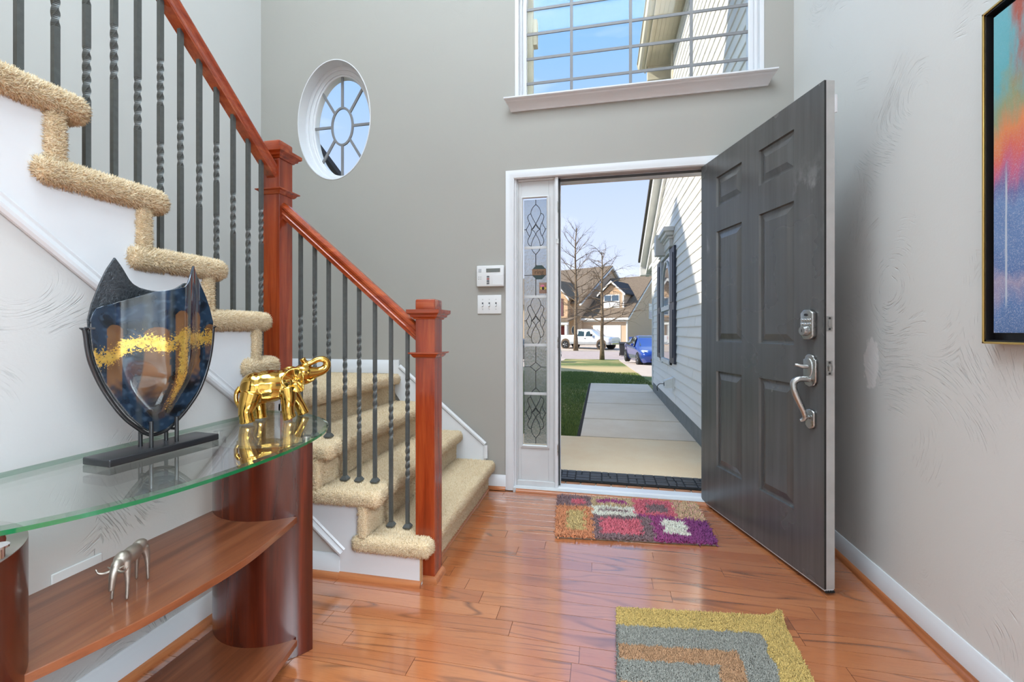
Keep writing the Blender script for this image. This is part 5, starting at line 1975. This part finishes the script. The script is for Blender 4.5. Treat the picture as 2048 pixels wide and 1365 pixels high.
for (a, c) in ((5.98, WY0 - .01), (WY1 + .01, 7.72)):
    s_ = MB().box(XW - .036, a, .60, XW - .006, c, 2.16).build('shutter', M['shutter'], wing, bevel=.004)
    for (z0, z1) in ((.68, 1.32), (1.42, 2.08)):
        MB().box(XW - .046, a + .06, z0, XW - .034, c - .06, z1).build('raised_panel', M['shutter'], s_, bevel=.006)
cn = MB().box(XW - .05, 6.26, 2.20, XW, 7.46, 2.30).build('cornice', M['ext_white'], wing, bevel=.004)
for (d, z0, z1, e) in ((.07, 2.30, 2.34, .03), (.11, 2.34, 2.39, .07), (.14, 2.39, 2.45, .10)):
    MB().box(XW - d, 6.26 - e, z0, XW, 7.46 + e, z1).build('crown_step', M['ext_white'], cn, bevel=.008)
MB().prism([(6.79, 2.16), (6.93, 2.16), (6.98, 2.46), (6.74, 2.46)], YZ_X, XW - .17, XW).build('keystone', M['ext_white'], cn, bevel=.006)
# dryer vent cover and cable
vn = MB().prism([(6.12, .26), (6.26, .26), (6.26, .42), (6.12, .42)], YZ_X, XW - .020, XW).build('vent_plate', M['ext_white'], wing, bevel=.004)
MB().prism([(XW - .02, .41), (XW - .13, .37), (XW - .13, .27), (XW - .02, .27)], lambda a, c, h: (a, h, c), 6.13, 6.25).build('vent_hood', M['ext_white'], vn, bevel=.006)
MB().box(XW - .132, 6.15, .295, XW - .126, 6.21, .345).build('vent_opening', M['rubber_d'], vn)
MB().tube(smooth_path([(XW - .13, 6.20, .32), (XW - .18, 6.26, .31), (XW - .20, 6.34, .26), (XW - .19, 6.40, .20)], 4), .005, 6).build('cable', M['rubber_d'], vn)
# exterior pilaster beside the arched window
MB().box(-.66, YFO + .002, 2.3, -.462, YFO + .06, 3.9).build('exterior_trim', M['ext_beige'], bpy.data.objects['window_1'], bevel=.003)
MB().box(-.50, YFO + .030, 3.02, -.435, YFO + .085, 3.20).build('exterior_trim_block', M['ext_beige'], bpy.data.objects['window_1'], bevel=.003)

# ================================================================== tall neighbour house on the left (its roof shows in the oval window)
nb = thing('neighbour_house', 'dark-roofed neighbour house seen through the oval window', 'house', (-12, 6, -.2))
MB().prism([(-1.3, -.4), (15.2, -.4), (15.2, 4.5), (3.6, 9.55), (-1.3, 4.5)], YZ_X, -15.5, -8.3).build('wall', M['siding'], nb)
MB().prism([(15.9, 4.28), (3.6, 9.62), (3.6, 9.80), (16.0, 4.42)], YZ_X, -16, -8.0).build('roof', M['roof_dark'], nb)
MB().prism([(-1.8, 4.0), (3.6, 9.62), (3.6, 9.80), (-1.9, 4.1)], YZ_X, -16, -8.0).build('roof', M['roof_dark'], nb)
for (y0, z0) in ((4.0, 1.0), (9.5, 1.0), (6.5, 5.2)):
    w_ = MB().box(-8.32, y0, z0, -8.26, y0 + 1.1, z0 + 1.6).build('window', M['ext_white'], nb)
    MB().box(-8.27, y0 + .08, z0 + .08, -8.25, y0 + 1.02, z0 + 1.52).build('pane', M['ext_glass'], w_)

# ================================================================== house across the street
def lap_wall(name, rgb):
    t = NT(name)
    c = t.co()
    z = t.sep(c)[2]
    fr_ = t.math('FRACT', t.math('MULTIPLY', z, 5.2))
    ln = t.rng(fr_, .0, .10, 1, 0)
    col = t.mix(t.math('MULTIPLY', ln, .28), rgb, (rgb[0] * .4, rgb[1] * .4, rgb[2] * .4, 1))
    return t.pbr(col, .7, 0, t.bump(fr_, .4, .02))
M['tan'] = lap_wall('tan_lap_siding', srgb(206, 180, 152))
M['stone'] = plain('gable_shake', srgb(206, 172, 138), .9, var=.2, scale=6)
M['red_door'] = plain('red_door', srgb(130, 42, 44), .4)
hb = math.radians(25)
HC = Vector((2.90, 51.6, -.66))
HU, HV = Vector((-math.cos(hb), math.sin(hb), 0)), Vector((math.sin(hb), math.cos(hb), 0))
HF = lambda u, v, z: tuple(HC + HU * u + HV * v + Vector((0, 0, z)))
far = thing('suburban_house', 'tan two-storey house with white garage door and dormer across the street', 'house', HF(6, 4, 0))
FUZ = lambda a, c, h: HF(a, h, c)        # polygon in u,z extruded along v
FVZ = lambda a, c, h: HF(h, a, c)        # polygon in v,z extruded along u
def hp_box(name, u0, v0, z0, u1, v1, z1, mat, parent=far):
    return MB().fbox(HF, u0, v0, z0, u1, v1, z1).build(name, mat, parent)
MB().prism([(0, 0), (16, 0), (16, 3.45), (8, 8.70), (0, 3.45)], FVZ, 0, 5.8).build('garage_wall', M['tan'], far)
MB().prism([(-.8, 0), (16.8, 0), (16.8, 5.25), (8, 10.45), (-.8, 5.25)], FVZ, 5.6, 18.5).build('main_wall', M['tan'], far)
def roof2(u0, u1, ve, ze, vr, zr, nm='roof', mat=M['roof'], th=.16):
    MB().prism([(ve, ze), (vr, zr), (vr, zr + th), (ve, ze + th)], FVZ, u0, u1).build(nm, mat, far)
sl = (8.70 - 3.45) / 8
roof2(-.35, 5.8, -.45, 3.45 - .45 * sl, 8, 8.72)
roof2(-.35, 5.8, 16.4, 3.2, 8, 8.72)
ms = 5.2 / 8.8
roof2(5.25, 19, -1.3, 5.25 - .5 * ms, 8, 10.47)
roof2(5.25, 19, 17.3, 4.95, 8, 10.47)
# white rakes and eaves
def strip(nm, v0, z0, v1, z1, u0, u1, h=.22):
    MB().prism([(v0, z0 - h), (v1, z1 - h), (v1, z1), (v0, z0)], FVZ, u0, u1).build(nm, M['ext_white'], far)
strip('rake_trim', -.45, 3.45 - .45 * sl, 8, 8.72, -.40, -.05)
strip('rake_trim', -1.3, 5.25 - .5 * ms, 8, 10.47, 5.18, 5.55)
strip('rake_trim', 8, 10.47, 17.3, 4.95, 5.18, 5.55)
hp_box('eave_gutter', -.35, -.55, 2.96, 5.7, -.40, 3.20, M['ext_white'])
hp_box('frieze', -.02, -.06, 2.75, 5.7, .02, 3.0, M['ext_white'])
hp_box('corner_trim', -.03, -.05, 0, .10, .12, 3.2, M['ext_white'])
hp_box('downspout', -.10, -.16, 0, .0, -.06, 3.0, M['ext_white'])
gd = hp_box('garage_door', .75, -.05, 0, 4.25, .05, 2.35, M['ext_white'])
for k in range(4):
    for j in range(4):
        hp_box('door_panel', .85 + j * .85, -.075, .08 + k * .58, 1.58 + j * .85, -.045, .54 + k * .58, M['ext_white'], gd)
# dormer
dz = lambda v: 3.45 + sl * v
du0, du1, dv = .95, 3.85, 1.3
MB().prism([(dv, 4.25), (dv, 6.2), (4.4, 6.2)], FVZ, du0, du1).build('dormer_wall', M['tan'], far)
MB().prism([(du0, 6.19), (du1, 6.19), ((du0 + du1) / 2, 7.5)], FUZ, dv, 6.2).build('dormer_gable', M['stone'], far)
for (ua, ub) in ((du0 - .35, (du0 + du1) / 2), (du1 + .35, (du0 + du1) / 2)):
    zz0 = 6.0
    MB().prism([(ua, zz0), (ub, 7.66), (ub, 7.82), (ua, zz0 + .16)], FUZ, dv - .35, 6.5).build('dormer_roof', M['roof_dark'], far)
    MB().prism([(ua, zz0 - .16), (ub, 7.50), (ub, 7.74), (ua, zz0 + .08)], FUZ, dv - .42, dv - .30).build('dormer_trim', M['ext_white'], far)
dw = hp_box('window', 1.45, dv - .06, 4.45, 3.45, dv + .02, 6.05, M['ext_white'])
for (a, c) in ((1.55, 2.40), (2.50, 3.35)):
    hp_box('pane', a, dv - .08, 5.30, c, dv - .05, 5.95, M['ext_glass'], dw)
    hp_box('pane', a, dv - .08, 4.55, c, dv - .05, 5.20, M['ext_white'], dw)
hp_box('dormer_trim', du0 - .05, dv - .04, 4.2, du0 + .12, dv + .02, 6.2, M['ext_white'])
# side window
sw = MB().fbox(HF, -.06, 7.2, 3.2, .02, 8.4, 5.2).build('window', M['ext_white'], far)
MB().fbox(HF, -.08, 7.32, 3.3, -.05, 8.28, 4.2).build('pane', M['ext_glass'], sw)
# front gable bay of the main block, porch below
bu0, bu1, bv = 6.7, 9.9, -1.9
MB().prism([(bu0, 3.0), (bu1, 3.0), (bu1, 5.9), ((bu0 + bu1) / 2, 7.7), (bu0, 5.9)], FUZ, bv, .5).build('bay_wall', M['stone'], far)
for (ua, ub) in ((bu0 - .4, (bu0 + bu1) / 2), (bu1 + .4, (bu0 + bu1) / 2)):
    MB().prism([(ua, 5.45), (ub, 7.75), (ub, 7.92), (ua, 5.62)], FUZ, bv - .4, 4.0).build('bay_roof', M['roof'], far)
    MB().prism([(ua, 5.28), (ub, 7.58), (ub, 7.84), (ua, 5.54)], FUZ, bv - .47, bv - .34).build('bay_trim', M['ext_white'], far)
bwn = hp_box('window', 7.75, bv - .06, 3.5, 8.75, bv + .02, 5.6, M['ext_white'])
for (z0, z1) in ((3.6, 4.5), (4.6, 5.5)):
    hp_box('pane', 7.85, bv - .08, z0, 8.65, bv - .05, z1, M['ext_glass'], bwn)
for (a, c) in ((7.30, 7.72), (8.78, 9.2)):
    hp_box('shutter', a, bv - .06, 3.5, c, bv + .01, 5.6, plain('plum_shutter', srgb(112, 70, 72), .6))
MB().prism([(-3.6, 2.75), (-.8, 3.35), (-.8, 3.5), (-3.6, 2.9)], FVZ, 5.7, 11.5).build('porch_roof', M['roof'], far)
hp_box('porch_beam', 5.8, -3.5, 2.40, 11.4, -3.2, 2.75, M['ext_white'])
for u in (6.1, 7.0, 7.75, 9.6):
    hp_box('column', u - .14, -3.45, 0, u + .14, -3.2, 2.45, M['ext_white'])
fd = hp_box('front_door', 7.25, -.9, .1, 8.2, -.78, 2.25, M['red_door'])
hp_box('door_frame', 7.10, -.86, .1, 7.25, -.76, 2.4, M['ext_white'], fd)
hp_box('door_frame', 8.2, -.86, .1, 8.35, -.76, 2.4, M['ext_white'], fd)
MB().prism([(6.35 + .42 * math.cos(2 * PI * k / 20), 1.75 + .62 * math.sin(2 * PI * k / 20)) for k in range(20)], FUZ, -.88, -.78).build('oval_window', M['ext_white'], far)
MB().prism([(6.35 + .32 * math.cos(2 * PI * k / 20), 1.75 + .50 * math.sin(2 * PI * k / 20)) for k in range(20)], FUZ, -.90, -.86).build('oval_pane', M['ext_glass'], far)
hp_box('porch_floor', 5.7, -3.6, 0, 11.5, -.8, .12, M['drive'])

# ================================================================== bare trees
M['bark'] = plain('bark', srgb(124, 106, 84), .95, var=.3, scale=9, bump=.5, bscale=25)
M['bark_t'] = plain('twig_bark', srgb(104, 88, 72), .95, var=.2)
def bare_tree(name, label, base_, h, r0, seed, spread, lead, droop, first):
    rs_ = random.Random(seed)
    root = thing(name, label, 'tree', base_, 'bare street trees')
    B_ = Vector(base_)
    pts, rad = [], []
    for k in range(9):
        t = k / 8
        pts.append(B_ + Vector((rs_.uniform(-.06, .06) * h * .12 * t, rs_.uniform(-.06, .06) * h * .12 * t, h * lead * t)))
        rad.append(r0 * (1.25 if k == 0 else 1) * (1 - .9 * t) + .012)
    MB().tube(pts, rad, 9).build('trunk', M['bark'], root, smooth=True)
    tw = MB()
    nb_ = 26
    def limb(p0, d, l, r, depth, b):
        P_, R_ = [p0], [r]
        d = d.copy()
        for k in range(4):
            d = (d + Vector((rs_.uniform(-.22, .22), rs_.uniform(-.22, .22), rs_.uniform(-.1, .2) - droop * (.5 if depth else 0)))).normalized()
            P_.append(P_[-1] + d * l / 4)
            R_.append(r * (1 - (k + 1) / 4.6))
        b.tube(P_, R_, 5 if depth < 2 else 3, cap=False)
        if depth < 3:
            for k in range(1, 5):
                for q in range(2 if depth < 2 else 1):
                    dd = (d + Vector((rs_.uniform(-1, 1), rs_.uniform(-1, 1), rs_.uniform(-.3, .6))) * .9).normalized()
                    limb(P_[k], dd, l * rs_.uniform(.35, .5), R_[k] * .6 + .003, depth + 1, tw)
    for i_ in range(nb_):
        t = first + (1 - first) * i_ / nb_
        k = t * 8
        k0 = min(int(k), 7)
        p = pts[k0].lerp(pts[k0 + 1], k - k0)
        a = i_ * 2.4 + rs_.uniform(-.4, .4)
        up = rs_.uniform(.15, .7) + t * .5 - droop * (1 - t)
        d = Vector((math.cos(a), math.sin(a), up)).normalized()
        b = MB()
        limb(p, d, spread * (1.05 - .75 * t) * rs_.uniform(.7, 1.1), r0 * .32 * (1 - .6 * t) + .008, 1, b)
        b.build('branch', M['bark'], root, smooth=True)
    o = tw.build('twigs', M['bark_t'], root)
    o['kind'] = 'stuff'
    return root
bare_tree('bare_tree', 'tall bare tree with a straight trunk standing across the street', (-2.36, 41.4, -.9), 11.6, .19, 4, 5.0, 1.0, .05, .30)
bare_tree('bare_tree', 'shorter bare tree with drooping lower branches at the near kerb', (.05, 29.0, -.86), 7.4, .13, 9, 3.8, .95, .30, .32)

# ================================================================== bins and vehicles
def wheelie_bin(loc, mat, label, group, rot=0.0):
    c_, s_ = math.cos(rot), math.sin(rot)
    F = lambda x, y, z: (loc[0] + c_ * x - s_ * y, loc[1] + s_ * x + c_ * y, loc[2] + z)
    t = thing('wheelie_bin', label, 'bin', loc, group)
    vs_ = [F(*p) for p in ((-.24, -.26, .06), (.24, -.26, .06), (.24, .26, .06), (-.24, .26, .06), (-.31, -.36, .92), (.31, -.36, .92), (.31, .36, .92), (-.31, .36, .92))]
    MB().add(vs_, [(0, 3, 2, 1), (4, 5, 6, 7), (0, 1, 5, 4), (1, 2, 6, 5), (2, 3, 7, 6), (3, 0, 4, 7)]).build('body', mat, t, bevel=.03, bseg=3)
    MB().prism([(-.40, .92), (.40, .92), (.38, .99), (.15, 1.05), (-.30, 1.03)], lambda a, c, h: F(h, a, c), -.34, .34).build('lid', mat, t, bevel=.015)
    MB().box(0, 0, 0, 1, 1, 1)
    MB().fbox(F, -.30, .36, .84, .30, .42, .90).build('handle', mat, t, bevel=.01)
    for sx_ in (-1, 1):
        MB().lathe([(.12, -.03), (.12, .03)], F(sx_ * .26, .28, .12), 16, axis=Matrix(((0, 0, 1), (1, 0, 0), (0, 1, 0)))).build('wheel', M['rubber_d'], t)
M['bin_dark'] = plain('charcoal_plastic', srgb(52, 52, 52), .5)
M['bin_blue'] = plain('blue_plastic', srgb(30, 62, 128), .45)
wheelie_bin((1.62, 33.6, -.85), M['bin_dark'], 'charcoal wheelie bin standing at the street edge', 'wheelie bins')
wheelie_bin((3.4, 49.5, -.68), M['bin_blue'], 'blue wheelie bin by the far house wall', 'wheelie bins', .3)

M['tyre'] = plain('tyre', srgb(30, 30, 30), .8)
M['alloy'] = nickel('alloy_rim', srgb(190, 190, 192), .25)
M['car_glass'] = plain('car_glass', srgb(46, 62, 62), .05, Coat__Weight=.8)
M['chrome'] = nickel('chrome', srgb(220, 220, 222), .1)
M['lamp_clear'] = plain('headlamp', srgb(214, 220, 226), .1, Coat__Weight=.8)
M['lamp_red'] = plain('tail_lamp', srgb(150, 30, 28), .2, Coat__Weight=.8)
def car_paint(name, rgb):
    t = NT(name)
    f = t.noise(t.co(), 900.0, 1.0)
    return t.pbr(t.mix(t.rng(f, .4, .7, 0, .2), rgb, tuple(min(1, x * 1.5) for x in rgb[:3]) + (1,)), .25, .3, None, Coat__Weight=1.0, Coat__Roughness=.05)
def wheel(F, x, y, r, w, parent, side):
    ax = Vector(F(1, 0, 0)) - Vector(F(0, 0, 0))
    fw = Vector(F(0, 1, 0)) - Vector(F(0, 0, 0))
    A = Matrix((fw, Vector((0, 0, 1)), ax * side)).transposed()
    o = MB().lathe([(r * .62, -w / 2), (r * .93, -w / 2), (r, -w * .35), (r, w * .35), (r * .93, w / 2), (r * .62, w / 2)], F(x, y, r), 28, axis=A).build('wheel', M['tyre'], parent, auto=40)
    MB().lathe([(r * .64, w * .35), (r * .60, w * .48), (r * .55, w * .30), (r * .16, w * .36), (r * .12, w * .46)], F(x, y, r), 24, axis=A).build('rim', M['alloy'], o, auto=40)
    for k in range(5):
        a = 2 * PI * k / 5
        p0 = Vector(F(x, y, r)) + A @ Vector((r * .12 * math.cos(a), r * .12 * math.sin(a), w * .43))
        p1 = Vector(F(x, y, r)) + A @ Vector((r * .58 * math.cos(a), r * .58 * math.sin(a), w * .43))
        MB().tube([p0, p1], [r * .07, r * .09], 6).build('spoke', M['alloy'], o)
def loft_body(F, st_, mat, parent, name='body'):
    """stations (y, z0, zb, z1, w0, wb, w1): floor, belt and top heights and half widths"""
    vs_, fs = [], []
    for (y, z0, zb, z1, w0, wb, w1) in st_:
        ring = [(-w0 * .92, z0), (-w0, z0 + .10), (-wb, (z0 + zb) / 2), (-wb, zb - .04), (-wb * .96, zb), (-w1, z1 - .03), (-w1 * .85, z1),
                (w1 * .85, z1), (w1, z1 - .03), (wb * .96, zb), (wb, zb - .04), (wb, (z0 + zb) / 2), (w0, z0 + .10), (w0 * .92, z0)]
        vs_ += [F(x, y, z) for x, z in ring]
    n = 14
    for i in range(len(st_) - 1):
        for k in range(n):
            k2 = (k + 1) % n
            fs.append((i * n + k, i * n + k2, (i + 1) * n + k2, (i + 1) * n + k))
    fs += [tuple(range(n - 1, -1, -1)), tuple(len(vs_) - n + k for k in range(n))]
    return MB().add(vs_, fs).build(name, mat, parent, auto=38)
def sedan(loc, rot, paint, label, group):
    """nose towards -y in its own frame"""
    c_, s_ = math.cos(rot), math.sin(rot)
    F = lambda x, y, z: (loc[0] + c_ * x - s_ * y, loc[1] + s_ * x + c_ * y, loc[2] + z)
    t = thing('sedan', label, 'car', loc, group)
    st_ = [(-2.34, .36, .56, .62, .60, .66, .50), (-2.28, .22, .60, .68, .74, .80, .60), (-2.10, .17, .66, .74, .82, .88, .66), (-1.70, .16, .72, .80, .86, .92, .72), (-1.20, .16, .80, .88, .88, .925, .74),
           (-.95, .16, .84, .93, .88, .925, .74), (-.30, .16, .88, 1.26, .88, .925, .64), (.10, .16, .90, 1.41, .88, .925, .58), (.60, .16, .92, 1.44, .88, .925, .57), (1.10, .17, .94, 1.38, .88, .92, .57),
           (1.70, .20, .98, 1.17, .86, .90, .60), (2.05, .26, .98, 1.06, .82, .86, .64), (2.30, .36, .90, .98, .70, .78, .60), (2.34, .46, .80, .88, .62, .70, .55)]
    loft_body(F, st_, paint, t)
    MB().add([F(-.70, -.90, .955), F(.70, -.90, .955), F(.55, .02, 1.395), F(-.55, .02, 1.395), F(-.70, -.92, .945), F(.70, -.92, .945)], [(0, 1, 2, 3), (4, 5, 1, 0)]).build('windshield', M['car_glass'], t)
    for sg in (-1, 1):
        MB().add([F(sg * .915, -.62, .90), F(sg * .925, .50, .93), F(sg * .62, .50, 1.39), F(sg * .655, -.06, 1.33)], [(0, 1, 2, 3)]).build('side_window', M['car_glass'], t)
        MB().add([F(sg * .925, .56, .93), F(sg * .91, 1.35, .99), F(sg * .63, 1.10, 1.33), F(sg * .62, .56, 1.385)], [(0, 1, 2, 3)]).build('side_window', M['car_glass'], t)
        MB().add([F(sg * .46, -2.30, .655), F(sg * .78, -2.14, .70), F(sg * .84, -1.86, .775), F(sg * .60, -2.06, .755)], [(0, 1, 2, 3)]).build('headlamp', M['lamp_clear'], t)
        o = link('headlamp_lens', MB().add([F(sg * .46, -2.318, .61), F(sg * .82, -2.17, .65), F(sg * .88, -1.90, .74), F(sg * .60, -2.10, .735)], [(0, 1, 2, 3)]).mesh('hl'), M['lamp_clear'], t)
        MB().fbox(F, sg * .93, -.62, .93, sg * 1.06, -.46, 1.04).build('mirror', paint, t, bevel=.03, bseg=3)
        for y in (-1.44, 1.44):
            wheel(F, sg * .83, y, .335, .235, t, sg)
    MB().fbox(F, -.52, -2.345, .26, .52, -2.26, .40).build('lower_grille', M['tyre'], t, bevel=.02)
    MB().fbox(F, -.16, -2.36, .44, .16, -2.335, .55).build('plate', M['ext_white'], t)
    return t
sedan((2.42, 23.3, gz(23) + .012), math.radians(8), car_paint('blue_paint', srgb(24, 62, 150)), 'shiny blue sedan parked nose-on in the driveway', 'parked cars')
sedan((-4.55, 24.2, gz(24) + .012), math.radians(90), car_paint('black_paint', srgb(34, 36, 40)), 'dark sedan at the left edge of the doorway view', 'parked cars')
# white crew-cab pickup
def pickup(loc, rot, paint, label):
    c_, s_ = math.cos(rot), math.sin(rot)
    F = lambda x, y, z: (loc[0] + c_ * x - s_ * y, loc[1] + s_ * x + c_ * y, loc[2] + z)
    t = thing('pickup_truck', label, 'truck', loc)
    st_ = [(-3.10, .62, 1.05, 1.12, .90, .95, .80), (-3.02, .50, 1.08, 1.18, .96, 1.0, .82), (-2.6, .45, 1.16, 1.24, .98, 1.01, .84), (-1.65, .45, 1.22, 1.30, .98, 1.01, .84),
           (-1.10, .45, 1.24, 1.70, .98, 1.01, .80), (-.75, .45, 1.24, 1.95, .98, 1.01, .76), (.10, .45, 1.24, 2.0, .98, 1.01, .76), (.85, .45, 1.24, 1.97, .98, 1.01, .76), (.98, .45, 1.24, 1.92, .98, 1.01, .76)]
    loft_body(F, st_, paint, t, 'cab')
    b = MB()
    b.fbox(F, -1.0, .98, .50, -.90, 3.05, 1.36); b.fbox(F, .90, .98, .50, 1.0, 3.05, 1.36)
    b.fbox(F, -.92, .98, .50, .92, 3.02, .80)
    b.build('bed', paint, t, bevel=.02)
    tg = MB().fbox(F, -.96, 2.98, .62, .96, 3.06, 1.36).build('tailgate', paint, t, bevel=.02)
    MB().fbox(F, -1.0, 3.06, .48, 1.0, 3.22, .68).build('bumper', M['chrome'], t, bevel=.03)
    MB().fbox(F, -1.0, -3.22, .48, 1.0, -3.05, .70).build('bumper', M['chrome'], t, bevel=.03)
    MB().fbox(F, -.22, 3.055, .80, .22, 3.07, .92).build('plate', M['ext_white'], t)
    MB().add([F(-.74, .995, 1.38), F(.74, .995, 1.38), F(.66, 1.0, 1.86), F(-.66, 1.0, 1.86)], [(0, 1, 2, 3)]).build('rear_window', M['car_glass'], t)
    for sg in (-1, 1):
        for (y0, y1, a, c) in ((-.98, -.30, 1.28, 1.80), (-.14, .62, 1.28, 1.82)):
            MB().add([F(sg * .985, y0, a), F(sg * .985, y1, a), F(sg * .80, y1 - .03, c), F(sg * .80, y0 + (.30 if y0 < -.5 else .05), c)], [(0, 1, 2, 3)]).build('side_window', M['car_glass'], t)
        for y in (-.34, .56):
            MB().fbox(F, sg * 1.005, y - .02, 1.02, sg * 1.03, y + .14, 1.08).build('door_handle', M['tyre'], t)
        MB().fbox(F, sg * .98, -3.02, .50, sg * 1.025, 2.98, .74).build('lower_trim', plain('silver_trim', srgb(172, 176, 178), .35, .3), t, bevel=.01)
        for y in (-2.05, 2.0):
            MB().lathe([(.50, -.02), (.56, .02), (.50, .05)], F(sg * .985, y, .48), 24, axis=Matrix((Vector(F(0, 1, 0)) - Vector(F(0, 0, 0)), Vector((0, 0, 1)), (Vector(F(1, 0, 0)) - Vector(F(0, 0, 0))) * sg)).transposed()).build('wheel_arch', M['bark_t'], t)
            wheel(F, sg * .93, y, .42, .28, t, sg)
        MB().fbox(F, sg * .90, 3.0, .95, sg * 1.01, 3.075, 1.30).build('tail_lamp', M['lamp_red'], t, bevel=.01)
        MB().fbox(F, sg * 1.02, -1.12, 1.28, sg * 1.26, -1.0, 1.52).build('mirror', M['tyre'], t, bevel=.03)
    return t
pickup((-1.35, 44.6, gz(44.6) + .02), math.radians(62), car_paint('white_paint', srgb(226, 228, 230)), 'white crew-cab pickup truck parked across the street')
